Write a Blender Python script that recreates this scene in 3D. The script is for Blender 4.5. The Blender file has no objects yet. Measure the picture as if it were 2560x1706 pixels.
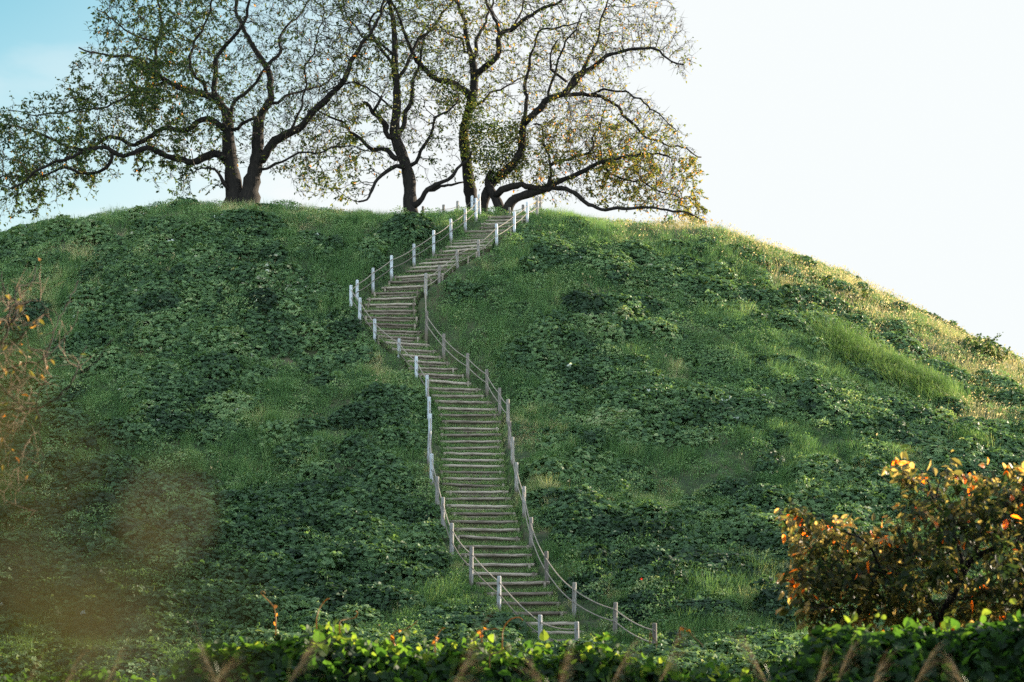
import bpy, math, random
import numpy as np
from mathutils import Vector, Matrix
sc = bpy.context.scene
COL = sc.collection
R = math.radians
rng = np.random.default_rng(11)
random.seed(5)

# ------------------------------------------------------------------ camera
F, ZC = 4512.0, 1.9                       # focal length in photo pixels (2560 wide), eye height
PITCH = math.atan((1420 - 853) / F)
cam = bpy.data.cameras.new('camera')
cam.sensor_width = 36.0
cam.lens = 36.0 * F / 2560
cam.clip_start, cam.clip_end = 0.05, 5000
cam.dof.use_dof = True
cam.dof.focus_distance = 66.0
cam.dof.aperture_fstop = 2.8
cam.dof.aperture_blades = 0
camo = bpy.data.objects.new('camera', cam)
COL.objects.link(camo)
camo.location = (0, 0, ZC)
camo.rotation_euler = (R(90) + PITCH, 0, 0)
sc.camera = camo

# ------------------------------------------------------------------ light
SUN_EL, SUN_AZ = R(14.5), R(58)             # azimuth measured from +Y (view direction) towards +X
S = Vector((math.cos(SUN_EL) * math.sin(SUN_AZ), math.cos(SUN_EL) * math.cos(SUN_AZ), math.sin(SUN_EL)))
w = bpy.data.worlds.new('World')
sc.world = w
w.use_nodes = True
nt = w.node_tree
for n in list(nt.nodes):
    nt.nodes.remove(n)
out = nt.nodes.new('ShaderNodeOutputWorld')
bg = nt.nodes.new('ShaderNodeBackground')
sky = nt.nodes.new('ShaderNodeTexSky')
sky.sky_type = 'NISHITA'
sky.sun_disc = False
sky.sun_elevation = SUN_EL
sky.sun_rotation = SUN_AZ
sky.air_density, sky.dust_density, sky.ozone_density = 1.0, 1.2, 2.0
bg.inputs['Strength'].default_value = 0.15
# thin bright cloud: it veils the sky towards the sun; the glow overhead and behind the viewer is added fill light
tcw = nt.nodes.new('ShaderNodeTexCoord')
sx = nt.nodes.new('ShaderNodeSeparateXYZ')
nt.links.new(tcw.outputs['Generated'], sx.inputs[0])
def mapr(src, a, b, c, d):
    n = nt.nodes.new('ShaderNodeMapRange'); n.interpolation_type = 'SMOOTHSTEP'
    for k, v_ in zip((1, 2, 3, 4), (a, b, c, d)): n.inputs[k].default_value = v_
    nt.links.new(src, n.inputs[0]); return n.outputs[0]
def vmul(ca, f):
    n = nt.nodes.new('ShaderNodeVectorMath'); n.operation = 'SCALE'
    nt.links.new(ca, n.inputs[0]); nt.links.new(f, n.inputs['Scale']); return n.outputs[0]
SKY_FRONT, SKY_BACK, FILL_HIGH, FILL_BACK = 0.28, 0.42, 2.5, 10.0
back = mapr(sx.outputs['Y'], 0.92, 0.2, SKY_FRONT, SKY_BACK)
tint = nt.nodes.new('ShaderNodeVectorMath'); tint.operation = 'MULTIPLY'
tint.inputs[1].default_value = (1.05, 1.62, 1.36)
nt.links.new(sky.outputs[0], tint.inputs[0])
vf = mapr(sx.outputs['Y'], 0.7, 0.92, 0.0, 1.0)
mt = nt.nodes.new('ShaderNodeMix'); mt.data_type = 'RGBA'
nt.links.new(vf, mt.inputs[0]); nt.links.new(sky.outputs[0], mt.inputs[6]); nt.links.new(tint.outputs[0], mt.inputs[7])
skyc = vmul(mt.outputs[2], back)
veil = mapr(sx.outputs['X'], -0.33, 0.10, 0.0, 1.0)
vm = nt.nodes.new('ShaderNodeMath'); vm.operation = 'MULTIPLY'
low = mapr(sx.outputs['Z'], 0.17, 0.32, 0.45, 0.0)
cn = nt.nodes.new('ShaderNodeTexNoise'); cn.inputs['Scale'].default_value = 9; cn.inputs['Detail'].default_value = 5
cm = nt.nodes.new('ShaderNodeMapping'); cm.inputs['Scale'].default_value = (1, 1, 2.6)
nt.links.new(tcw.outputs['Generated'], cm.inputs[0]); nt.links.new(cm.outputs[0], cn.inputs['Vector'])
puff = mapr(cn.outputs['Fac'], 0.46, 0.66, 0.0, 0.2)
va0 = nt.nodes.new('ShaderNodeMath'); va0.operation = 'ADD'
nt.links.new(veil, va0.inputs[0]); nt.links.new(puff, va0.inputs[1])
va = nt.nodes.new('ShaderNodeMath'); va.operation = 'ADD'; va.use_clamp = True
nt.links.new(va0.outputs[0], va.inputs[0]); nt.links.new(low, va.inputs[1])
nt.links.new(va.outputs[0], vm.inputs[0]); nt.links.new(vf, vm.inputs[1])
mxw = nt.nodes.new('ShaderNodeMix'); mxw.data_type = 'RGBA'
nt.links.new(vm.outputs[0], mxw.inputs[0]); nt.links.new(skyc, mxw.inputs[6]); mxw.inputs[7].default_value = (1.515, 1.585, 1.595, 1)
high = mapr(sx.outputs['Z'], 0.40, 0.95, 0.0, FILL_HIGH)
cw = nt.nodes.new('ShaderNodeVectorMath'); cw.operation = 'SCALE'
cw.inputs[0].default_value = (0.88, 0.99, 1.02); 
bk = mapr(sx.outputs['Y'], 0.25, -0.55, 0.0, FILL_BACK)
bz = mapr(sx.outputs['Z'], 0.02, 0.16, 0.0, 1.0)
bt = mapr(sx.outputs['Z'], 0.24, 0.46, 1.0, 0.0)
bz2 = nt.nodes.new('ShaderNodeMath'); bz2.operation = 'MULTIPLY'
nt.links.new(bz, bz2.inputs[0]); nt.links.new(bt, bz2.inputs[1]); bz = bz2.outputs[0]
bm = nt.nodes.new('ShaderNodeMath'); bm.operation = 'MULTIPLY_ADD'
nt.links.new(bk, bm.inputs[0]); nt.links.new(bz, bm.inputs[1]); nt.links.new(high, bm.inputs[2])
nt.links.new(bm.outputs[0], cw.inputs['Scale'])
sm_w = nt.nodes.new('ShaderNodeVectorMath'); sm_w.operation = 'ADD'
nt.links.new(mxw.outputs[2], sm_w.inputs[0]); nt.links.new(cw.outputs[0], sm_w.inputs[1])
nt.links.new(sm_w.outputs[0], bg.inputs['Color'])
nt.links.new(bg.outputs[0], out.inputs['Surface'])
sl = bpy.data.lights.new('sun', 'SUN')
sl.energy = 4.8
sl.angle = R(0.5)
sl.color = (1.0, 0.83, 0.62)
so = bpy.data.objects.new('sun', sl)
COL.objects.link(so)
so.rotation_euler = (-S).to_track_quat('-Z', 'Y').to_euler()
so.location = (60, 60, 60)
sc.view_settings.view_transform = 'Standard'
sc.view_settings.look = 'None'
sc.view_settings.exposure = 2.05
sc.view_settings.gamma = 1.0
sc.cycles.use_denoising = False
sc.cycles.use_adaptive_sampling = False
sc.cycles.max_bounces = 8
sc.cycles.diffuse_bounces = 3
sc.cycles.glossy_bounces = 2
sc.cycles.transmission_bounces = 4
sc.cycles.transparent_max_bounces = 8

# ------------------------------------------------------------------ helpers
def nrm(a):
    return a / (np.linalg.norm(a, axis=-1, keepdims=True) + 1e-12)

def tag(o, label=None, cat=None, group=None, kind=None):
    if label: o['label'] = label
    if cat: o['category'] = cat
    if group: o['group'] = group
    if kind: o['kind'] = kind
    return o

def empty(name, loc):
    o = bpy.data.objects.new(name, None)
    o.empty_display_size = 0.2
    COL.objects.link(o)
    o.location = loc
    return o

class MB:
    """collects vertex / face batches and links them as ONE mesh object"""
    def __init__(s):
        s.v, s.f, s.t, s.n = [], [], [], 0
    def add(s, V, faces, tint=0.5):
        """faces: list of (M,k) index arrays"""
        V = np.asarray(V, float).reshape(-1, 3)
        s.v.append(V)
        for f in faces:
            s.f.append(np.asarray(f, np.int64) + s.n)
        s.t.append(np.broadcast_to(np.asarray(tint, float), (len(V),)))
        s.n += len(V)
    def build(s, name, mat, parent=None, smooth=False, origin=None):
        V = np.concatenate(s.v)
        if parent is not None: V = V - np.array(parent.location)
        elif origin is not None: V = V - np.array(origin)
        me = bpy.data.meshes.new(name)
        me.vertices.add(len(V))
        me.vertices.foreach_set('co', V.astype(np.float32).ravel())
        loops = np.concatenate([f.ravel() for f in s.f])
        tot = np.concatenate([np.full(len(f), f.shape[1]) for f in s.f])
        st = np.concatenate([[0], np.cumsum(tot)[:-1]])
        me.loops.add(len(loops))
        me.loops.foreach_set('vertex_index', loops.astype(np.int32))
        me.polygons.add(len(tot))
        me.polygons.foreach_set('loop_start', st.astype(np.int32))
        me.polygons.foreach_set('use_smooth', np.full(len(tot), smooth))
        me.update(calc_edges=True)
        at = me.attributes.new('tint', 'FLOAT', 'POINT')
        at.data.foreach_set('value', np.concatenate(s.t).astype(np.float32))
        me.materials.append(mat)
        o = bpy.data.objects.new(name, me)
        COL.objects.link(o)
        if parent is not None: o.parent = parent
        elif origin is not None: o.location = origin
        return o

def tube(mb, pts, rad, sides=8, tint=0.5, cap=True, ref=(0.31, 0.83, 0.47)):
    pts = np.asarray(pts, float); n = len(pts)
    rad = np.broadcast_to(np.asarray(rad, float), (n,))
    t = nrm(np.gradient(pts, axis=0)) if n > 1 else pts
    a = np.cross(t, np.array(ref)); a = nrm(a); b = np.cross(t, a)
    th = np.arange(sides) / sides * 2 * math.pi
    V = pts[:, None] + rad[:, None, None] * (np.cos(th)[None, :, None] * a[:, None] + np.sin(th)[None, :, None] * b[:, None])
    i = np.arange(n - 1)[:, None] * sides; j = np.arange(sides)[None]; k = (j + 1) % sides
    q = np.stack([i + j, i + k, i + k + sides, i + j + sides], -1).reshape(-1, 4)
    fs = [q]
    if cap:
        fs += [np.arange(sides)[None, ::-1], (np.arange(sides) + (n - 1) * sides)[None]]
    mb.add(V, fs, tint)

def box(mb, c, h, tint=0.5):
    s = np.array([[x, y, z] for x in (-1, 1) for y in (-1, 1) for z in (-1, 1)], float)
    mb.add(np.array(c) + s * np.array(h), [np.array([[0, 1, 3, 2], [4, 6, 7, 5], [0, 4, 5, 1], [2, 3, 7, 6], [0, 2, 6, 4], [1, 5, 7, 3]])], tint)

def spline(P, step):
    """Catmull-Rom through the points, resampled at even spacing"""
    P = np.asarray(P, float)
    Q = np.vstack([2 * P[0] - P[1], P, 2 * P[-1] - P[-2]])
    o = []
    for i in range(1, len(Q) - 2):
        t = np.linspace(0, 1, 12, endpoint=False)[:, None]
        a, b, c, d = Q[i - 1], Q[i], Q[i + 1], Q[i + 2]
        o.append(0.5 * (2 * b + (c - a) * t + (2 * a - 5 * b + 4 * c - d) * t * t + (3 * b - a - 3 * c + d) * t ** 3))
    o = np.vstack(o + [P[-1:]])
    s = np.concatenate([[0], np.cumsum(np.linalg.norm(np.diff(o[:, :3], axis=0), axis=1))])
    m = max(2, int(round(s[-1] / step)) + 1)
    q = np.linspace(0, s[-1], m)
    return np.stack([np.interp(q, s, o[:, k]) for k in range(o.shape[1])], 1)

# value noise on a random lattice
_lat = rng.random((64, 64))
def vnoise(x, y):
    xi = np.floor(x).astype(int); yi = np.floor(y).astype(int)
    fx = x - xi; fy = y - yi
    fx = fx * fx * (3 - 2 * fx); fy = fy * fy * (3 - 2 * fy)
    g = lambda a, b: _lat[a % 64, b % 64]
    return (g(xi, yi) * (1 - fx) + g(xi + 1, yi) * fx) * (1 - fy) + (g(xi, yi + 1) * (1 - fx) + g(xi + 1, yi + 1) * fx) * fy
def fbm(x, y, s, o=4):
    v = 0; a = 0.5; t = 0
    for k in range(o):
        v = v + a * vnoise(x / s + 17.3 * k, y / s + 9.1 * k); t += a
        a *= 0.5; s *= 0.5
    return v / t
def sstep(x, a, b):
    t = np.clip((x - a) / (b - a), 0, 1)
    return t * t * (3 - 2 * t)

# ------------------------------------------------------------------ hill shape
CX, CY = -7.0, 92.0
PR = np.array([0, 6, 10, 13, 16.4, 18.8, 20.9, 23.2, 25.8, 30.5, 35.6, 40.6, 44.7, 49, 54, 75.0])
PZ = np.array([17.75, 17.7, 17.55, 17.4, 16.75, 15.3, 13.6, 11.6, 9.35, 6.25, 3.5, 1.5, 0.05, -0.62, -0.9, -1.6])
GROUND = -0.72
def pchip(x):
    xs, ys = PR, PZ
    h = np.diff(xs); dl = np.diff(ys) / h
    m = np.zeros_like(ys)
    m[1:-1] = 2 * dl[:-1] * dl[1:] / (dl[:-1] + dl[1:] - 1e-12); m[0] = 0; m[-1] = dl[-1]
    i = np.clip(np.searchsorted(xs, x) - 1, 0, len(xs) - 2); t = np.clip((x - xs[i]) / h[i], 0, 1)
    return ys[i] * (2 * t ** 3 - 3 * t ** 2 + 1) + m[i] * h[i] * (t ** 3 - 2 * t ** 2 + t) + ys[i + 1] * (3 * t ** 2 - 2 * t ** 3) + m[i + 1] * h[i] * (t ** 3 - t ** 2)
def base_z(x, y):
    dx = x - CX; dy = y - CY; r = np.hypot(dx, dy) + 1e-6
    c = np.abs(dx) / r
    s1 = np.where(dx > 0, 1.25, 1.15); s2 = np.where(dx > 0, 1.38, 1.5)
    bl = np.clip((r - 8) / 30, 0, 1)
    s = 1 + c ** 1.5 * (s1 * (1 - bl) + s2 * bl - 1)
    return np.maximum(pchip(r / s), -1.6)

# sight lines: where something seen in the photo stands on the hill
def ray(u, v):
    a = (np.asarray(u, float) - 1280) / F; b = (853 - np.asarray(v, float)) / F
    return np.stack([a + 0 * b, math.cos(PITCH) - b * math.sin(PITCH) + 0 * a, math.sin(PITCH) + b * math.cos(PITCH) + 0 * a], -1)
def at(u, v, d):
    r = ray(u, v)
    return r * (np.asarray(d, float) / r[..., 1])[..., None] + np.array([0, 0, ZC])
def on_hill(u, v, fallback=79.0):
    r = ray(u, v); r = r / r[1]
    d = np.arange(36, 92, 0.02)
    z = r[2] * d + ZC
    i = np.nonzero(z < np.maximum(base_z(r[0] * d, d), GROUND))[0]
    k = d[i[0]] if len(i) else fallback
    x, y = r[0] * k, k
    return np.array([x, y, max(float(base_z(np.array(x), np.array(y))), GROUND)])
def proj(p):
    z = p[..., 2] - ZC
    d = p[..., 1] * math.cos(PITCH) + z * math.sin(PITCH)
    return 1280 + F * p[..., 0] / d, 853 - F * (-p[..., 1] * math.sin(PITCH) + z * math.cos(PITCH)) / d

# steps: (height, left end, right end) as read off three enlargements of the photo
_c3 = [(383,1330,1740),(400,1335,1690),(430,1290,1690),(460,1270,1600),(487,1240,1570),(530,1115,1570),(568,1130,1530),(590,1080,1450),(612,1020,1420),(637,970,1400),(665,930,1390),(703,870,1330),(748,820,1260),(785,740,1190),(825,675,1110),(858,590,1060),(900,550,1000),(942,440,960),(1000,390,850),(1060,325,800),(1105,240,720),(1155,200,690),(1208,170,680),(1275,170,680),(1335,180,690),(1400,220,690),(1465,240,720),(1525,300,740)]
_c4 = [(420,330,750),(468,400,810),(530,480,830),(578,530,910),(628,550,990),(680,590,1040),(745,690,1080),(805,700,1180),(855,740,1210),(915,765,1260),(970,790,1290),(1025,800,1330),(1083,800,1370),(1140,810,1330),(1195,810,1340),(1250,800,1350),(1305,840,1350),(1352,850,1360),(1405,820,1370),(1458,830,1370),(1505,820,1380)]
_c5 = [(290,310,755),(335,310,770),(378,320,790),(433,330,810),(485,340,820),(540,360,835),(597,370,855),(650,390,865),(720,410,890),(785,430,935),(840,440,945),(908,470,975),(980,500,1015),(1052,550,1075),(1128,640,1105),(1190,720,1170),(1260,800,1220),(1335,900,1310),(1403,960,1340),(1465,1030,1400)]
STEPS = [(440 + y * .2679, 860 + a * .2679, 860 + b * .2679) for y, a, b in _c3] + \
        [(740 + y * .2934, 860 + a * .2934, 860 + b * .2934) for y, a, b in _c4] + \
        [(1100 + y * .3443, 1000 + a * .3443, 1000 + b * .3443) for y, a, b in _c5]
STEPS = STEPS[::-1]                      # from the foot up
cen = np.array([on_hill((a + b) / 2, y, 77.4) for y, a, b in STEPS])
for _ in range(2):                       # even out depth
    cen[1:-1, 1] = 0.25 * cen[:-2, 1] + 0.5 * cen[1:-1, 1] + 0.25 * cen[2:, 1]
cen[:, 1] = np.maximum.accumulate(cen[:, 1] + np.arange(len(cen)) * 1e-3)
cen[:, 2] = base_z(cen[:, 0], cen[:, 1])
halfw = np.array([(b - a) / 2 * c[1] / F for (y, a, b), c in zip(STEPS, cen)])
halfw = np.clip(halfw, 0.72, 1.05)
sm = cen.copy()
for _ in range(5):
    sm[1:-1] = 0.25 * sm[:-2] + 0.5 * sm[1:-1] + 0.25 * sm[2:]
tan = np.gradient(sm[:, :2], axis=0)
yaw = -np.arctan2(tan[:, 0], tan[:, 1])
NS = len(cen)
yaw *= np.interp(np.arange(NS), [0, 40, 50, NS], [.35, .75, .45, .4])
lat = np.stack([np.cos(yaw), np.sin(yaw), 0 * yaw], 1)
# raster of the distance to the middle of the stairs
_gx = np.arange(-10, 8, .1); _gy = np.arange(40, 84, .1)
_sx = np.interp(np.linspace(0, NS - 1, NS * 4), np.arange(NS), cen[:, 0]); _sy = np.interp(np.linspace(0, NS - 1, NS * 4), np.arange(NS), cen[:, 1])
_sw = np.interp(np.linspace(0, NS - 1, NS * 4), np.arange(NS), halfw)
_GX, _GY = np.meshgrid(_gx, _gy, indexing='ij')
_D = np.full(_GX.shape, 99.0); _Z = np.zeros_like(_D)
_sz = np.interp(np.linspace(0, NS - 1, NS * 4), np.arange(NS), cen[:, 2])
for a, b, c, d in zip(_sx, _sy, _sw, _sz):
    q = np.hypot(_GX - a, _GY - b) - c
    k = q < _D
    _D[k] = q[k]; _Z[k] = d
for _ in range(6):
    _Z[1:-1, 1:-1] = (_Z[1:-1, 1:-1] * 2 + _Z[:-2, 1:-1] + _Z[2:, 1:-1] + _Z[1:-1, :-2] + _Z[1:-1, 2:]) / 6
def stair_d(x, y):
    """metres outside the ends of the steps (negative on the stairs)"""
    i = np.clip(((x + 10) / .1).astype(int), 0, len(_gx) - 1); j = np.clip(((y - 40) / .1).astype(int), 0, len(_gy) - 1)
    d = _D[i, j]
    return np.where((x < -9.9) | (x > 7.8) | (y < 40) | (y > 83.9), 9.0, d)
def hill_z(x, y):
    z = base_z(x, y)
    d = stair_d(x, y)
    i = np.clip(((x + 10) / .1).round().astype(int), 0, len(_gx) - 1); j = np.clip(((y - 40) / .1).round().astype(int), 0, len(_gy) - 1)
    wp = (1 - sstep(d, .05, 1.1)) * (d < 9)
    dz = _Z[i, j] + .03 - z
    z = z + wp * np.where(dz > 0, .4 * dz, dz)          # the slope is cut and banked level with the stairs
    lump = (fbm(x + 40, y + 7, 5.0, 3) - .5) * 1.1 + (fbm(x + 9, y + 70, 1.6, 2) - .5) * .22
    return z + lump * sstep(d, .4, 2.5) * sstep(z, -.6, 1.0) - .34 * (1 - sstep(d, -.08, .14))
def hill_n(x, y, e=.15):
    gx = (hill_z(x + e, y) - hill_z(x - e, y)) / (2 * e); gy = (hill_z(x, y + e) - hill_z(x, y - e)) / (2 * e)
    return nrm(np.stack([-gx, -gy, np.ones_like(gx)], -1))

# ------------------------------------------------------------------ materials
def mat_new(name):
    m = bpy.data.materials.new(name); m.use_nodes = True
    t = m.node_tree
    for n in list(t.nodes): t.nodes.remove(n)
    return m, t, t.nodes.new('ShaderNodeOutputMaterial')
def ramp(t, stops):
    r = t.nodes.new('ShaderNodeValToRGB')
    el = r.color_ramp.elements
    while len(el) > 1: el.remove(el[-1])
    el[0].position, el[0].color = stops[0][0], (*stops[0][1], 1)
    for p, c in stops[1:]:
        e = el.new(p); e.color = (*c, 1)
    return r
def leaf_mat(name, stops, trans=0.35, rough=0.5, spec=0.35, tcol=1.6, warm=(1.0, 1.0, 0.5), scale=1.3):
    m, t, o = mat_new(name)
    a = t.nodes.new('ShaderNodeAttribute'); a.attribute_name = 'tint'
    tc = t.nodes.new('ShaderNodeTexCoord')
    nz = t.nodes.new('ShaderNodeTexNoise'); nz.inputs['Scale'].default_value = scale; nz.inputs['Detail'].default_value = 3
    t.links.new(tc.outputs['Object'], nz.inputs['Vector'])
    mx = t.nodes.new('ShaderNodeMath'); mx.operation = 'MULTIPLY_ADD'; mx.inputs[1].default_value = .5; mx.inputs[2].default_value = -.25
    t.links.new(nz.outputs['Fac'], mx.inputs[0])
    ad = t.nodes.new('ShaderNodeMath'); ad.operation = 'ADD'; ad.use_clamp = True
    t.links.new(a.outputs['Fac'], ad.inputs[0]); t.links.new(mx.outputs[0], ad.inputs[1])
    r = ramp(t, stops); t.links.new(ad.outputs[0], r.inputs[0])
    p = t.nodes.new('ShaderNodeBsdfPrincipled')
    p.inputs['Roughness'].default_value = rough
    p.inputs['Specular IOR Level'].default_value = spec
    t.links.new(r.outputs[0], p.inputs['Base Color'])
    tr = t.nodes.new('ShaderNodeBsdfTranslucent')
    mc = t.nodes.new('ShaderNodeMix'); mc.data_type = 'RGBA'; mc.blend_type = 'MULTIPLY'; mc.inputs[0].default_value = 1
    t.links.new(r.outputs[0], mc.inputs[6]); mc.inputs[7].default_value = (tcol * warm[0], tcol * warm[1], tcol * warm[2], 1)
    t.links.new(mc.outputs[2], tr.inputs[0])
    ms = t.nodes.new('ShaderNodeMixShader'); ms.inputs[0].default_value = trans
    t.links.new(p.outputs[0], ms.inputs[1]); t.links.new(tr.outputs[0], ms.inputs[2])
    t.links.new(ms.outputs[0], o.inputs['Surface'])
    return m
def rough_mat(name, stops, scale=(8, 8, 8), rough=.85, bump=.4, detail=6, dist=.02, tint=False):
    m, t, o = mat_new(name)
    tc = t.nodes.new('ShaderNodeTexCoord'); mp = t.nodes.new('ShaderNodeMapping')
    mp.inputs['Scale'].default_value = scale
    t.links.new(tc.outputs['Object'], mp.inputs[0])
    nz = t.nodes.new('ShaderNodeTexNoise'); nz.inputs['Scale'].default_value = 1; nz.inputs['Detail'].default_value = detail; nz.inputs['Roughness'].default_value = .65
    t.links.new(mp.outputs[0], nz.inputs['Vector'])
    src = nz.outputs['Fac']
    if tint:
        a = t.nodes.new('ShaderNodeAttribute'); a.attribute_name = 'tint'
        ad = t.nodes.new('ShaderNodeMath'); ad.operation = 'MULTIPLY_ADD'; ad.inputs[1].default_value = .6
        t.links.new(a.outputs['Fac'], ad.inputs[0])
        s2 = t.nodes.new('ShaderNodeMath'); s2.operation = 'SUBTRACT'; s2.inputs[1].default_value = .3
        t.links.new(nz.outputs['Fac'], s2.inputs[0]); t.links.new(s2.outputs[0], ad.inputs[2])
        src = ad.outputs[0]
    r = ramp(t, stops); t.links.new(src, r.inputs[0])
    p = t.nodes.new('ShaderNodeBsdfPrincipled'); p.inputs['Roughness'].default_value = rough
    p.inputs['Specular IOR Level'].default_value = .25
    t.links.new(r.outputs[0], p.inputs['Base Color'])
    b = t.nodes.new('ShaderNodeBump'); b.inputs['Strength'].default_value = bump; b.inputs['Distance'].default_value = dist
    t.links.new(nz.outputs['Fac'], b.inputs['Height']); t.links.new(b.outputs[0], p.inputs['Normal'])
    t.links.new(p.outputs[0], o.inputs['Surface'])
    return m
M = {}
M['soil'] = rough_mat('hill_soil', [(.3, (.012, .02, .01)), (.5, (.03, .045, .018)), (.68, (.07, .06, .035))], (1.2, 1.2, 1.2), bump=.8, dist=.1)
M['earth'] = rough_mat('trodden_earth', [(.3, (.018, .03, .012)), (.5, (.04, .045, .02)), (.72, (.10, .08, .05))], (3, 3, 3), bump=.8, dist=.05)
M['field'] = rough_mat('field', [(.3, (.02, .035, .012)), (.55, (.045, .06, .02)), (.7, (.09, .08, .04))], (.3, .3, .3), bump=.8, dist=.2)
M['grass'] = leaf_mat('grass_blades', [(0, (.024, .055, .024)), (.35, (.060, .128, .050)), (.65, (.118, .205, .080)), (.9, (.21, .275, .125)), (1, (.36, .33, .19))], .35, .6, .2, scale=.35)
M['kudzu'] = leaf_mat('kudzu_leaves', [(0, (.016, .036, .018)), (.35, (.046, .094, .040)), (.65, (.105, .178, .070)), (.85, (.18, .245, .105)), (.95, (.26, .26, .15)), (1, (.36, .40, .36))], .3, .6, .2, scale=.5)
M['weed'] = leaf_mat('weed_leaves', [(0, (.030, .066, .028)), (.4, (.078, .15, .056)), (.75, (.155, .24, .10)), (1, (.28, .31, .15))], .35, .6, .2, scale=.5)
M['straw'] = leaf_mat('dry_grass_blades', [(0, (.10, .14, .04)), (.35, (.24, .23, .10)), (.7, (.38, .32, .17)), (1, (.5, .41, .24))], .4, .6, .2, tcol=1.3, warm=(1, .95, .7), scale=.4)
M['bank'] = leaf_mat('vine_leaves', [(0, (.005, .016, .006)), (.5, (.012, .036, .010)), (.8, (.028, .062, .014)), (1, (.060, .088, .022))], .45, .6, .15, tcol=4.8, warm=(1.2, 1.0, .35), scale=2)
M['leafL'] = leaf_mat('olive_leaves', [(0, (.010, .026, .010)), (.5, (.026, .051, .015)), (.8, (.066, .080, .022)), (.95, (.14, .11, .03)), (1, (.4, .16, .03))], .45, .5, .3, tcol=2.2, warm=(1.1, 1, .4))
M['leafM'] = leaf_mat('turning_leaves', [(0, (.020, .042, .013)), (.4, (.050, .074, .022)), (.7, (.115, .120, .036)), (.92, (.20, .155, .05)), (1, (.45, .18, .03))], .5, .5, .3, tcol=2.3, warm=(1.1, 1, .45))
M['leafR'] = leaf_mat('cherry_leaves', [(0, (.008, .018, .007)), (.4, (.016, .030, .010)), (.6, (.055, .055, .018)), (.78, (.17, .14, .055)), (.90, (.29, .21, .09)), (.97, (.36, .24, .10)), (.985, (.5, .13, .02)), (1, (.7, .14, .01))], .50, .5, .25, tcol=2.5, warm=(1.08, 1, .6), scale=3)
M['leafO'] = leaf_mat('orange_leaves', [(0, (.06, .08, .025)), (.4, (.16, .13, .05)), (.65, (.32, .17, .05)), (.85, (.6, .2, .02)), (1, (.75, .22, .015))], .5, .45, .3, tcol=1.7, warm=(1.1, .95, .4))
M['bark'] = rough_mat('dark_bark', [(.3, (.004, .0035, .003)), (.55, (.011, .009, .0075)), (.75, (.032, .025, .019))], (14, 14, 3.5), .9, .9, dist=.05)
M['twig'] = rough_mat('twig_bark', [(.3, (.008, .007, .006)), (.7, (.025, .019, .014))], (9, 9, 9), .8, .3)
M['paletwig'] = rough_mat('pale_twig_bark', [(.3, (.09, .06, .04)), (.7, (.22, .15, .10))], (20, 20, 20), .7, .3)
M['log'] = rough_mat('weathered_log', [(.25, (.045, .034, .025)), (.5, (.14, .115, .09)), (.75, (.34, .29, .235))], (3, 26, 26), .8, .5, dist=.015, tint=True)
M['white'] = rough_mat('faded_white_paint', [(.28, (.10, .085, .07)), (.40, (.22, .22, .22)), (.54, (.34, .37, .40)), (.8, (.47, .51, .55))], (30, 30, 4), .6, .25, dist=.01, tint=True)
M['silver'] = rough_mat('silver_grey_wood', [(.25, (.08, .07, .058)), (.42, (.17, .16, .15)), (.6, (.26, .265, .265)), (.8, (.38, .40, .41))], (30, 30, 3.5), .75, .4, dist=.012, tint=True)
M['grey'] = rough_mat('weathered_grey_wood', [(.2, (.05, .043, .035)), (.45, (.13, .115, .10)), (.65, (.21, .195, .175)), (.85, (.42, .44, .45))], (30, 30, 3.5), .8, .4, dist=.012, tint=True)
for k in ('white', 'silver', 'grey'):
    t = M[k].node_tree
    pb = next(n for n in t.nodes if n.type == 'BSDF_PRINCIPLED'); tc = next(n for n in t.nodes if n.type == 'TEX_COORD')
    nz = next(n for n in t.nodes if n.type == 'TEX_NOISE'); src = pb.inputs['Base Color'].links[0].from_socket
    sp = t.nodes.new('ShaderNodeSeparateXYZ'); t.links.new(tc.outputs['Object'], sp.inputs[0])
    ad = t.nodes.new('ShaderNodeMath'); ad.operation = 'MULTIPLY_ADD'; ad.inputs[1].default_value = .5
    t.links.new(nz.outputs['Fac'], ad.inputs[0]); t.links.new(sp.outputs['Z'], ad.inputs[2])
    mr = t.nodes.new('ShaderNodeMapRange'); mr.inputs[1].default_value = .30; mr.inputs[2].default_value = .52; mr.inputs[3].default_value = .85; mr.inputs[4].default_value = 0
    t.links.new(ad.outputs[0], mr.inputs[0])
    mx = t.nodes.new('ShaderNodeMix'); mx.data_type = 'RGBA'; mx.inputs[7].default_value = (.10, .085, .06, 1)
    t.links.new(mr.outputs[0], mx.inputs[0]); t.links.new(src, mx.inputs[6]); t.links.new(mx.outputs[2], pb.inputs['Base Color'])
M['rope'] = rough_mat('rope_fibre', [(.3, (.13, .11, .085)), (.7, (.30, .265, .22))], (60, 60, 60), .9, .4)
M['darkrope'] = rough_mat('old_rope_fibre', [(.3, (.07, .06, .05)), (.7, (.17, .15, .125))], (60, 60, 60), .9, .4)
M['iron'] = rough_mat('rusty_iron', [(.3, (.02, .016, .014)), (.7, (.07, .045, .03))], (50, 50, 50), .6, .3)
M['plume'] = leaf_mat('plume_hairs', [(0, (.12, .095, .06)), (1, (.32, .27, .19))], .35, .7, .1, tcol=1.2, warm=(1, .9, .75))
M['reed'] = leaf_mat('reed_blades', [(0, (.05, .10, .02)), (.6, (.12, .17, .03)), (1, (.3, .24, .07))], .45, .4, .4, tcol=1.9, warm=(1, 1, .3))
M['brownleaf'] = leaf_mat('brown_leaves', [(0, (.014, .024, .008)), (.5, (.056, .054, .022)), (1, (.12, .080, .034))], .36, .6, .1, tcol=1.15, warm=(1.0, 1, .4))
M['red'] = leaf_mat('red_petals', [(0, (.5, .02, .015)), (1, (.7, .04, .02))], .4)

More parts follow.
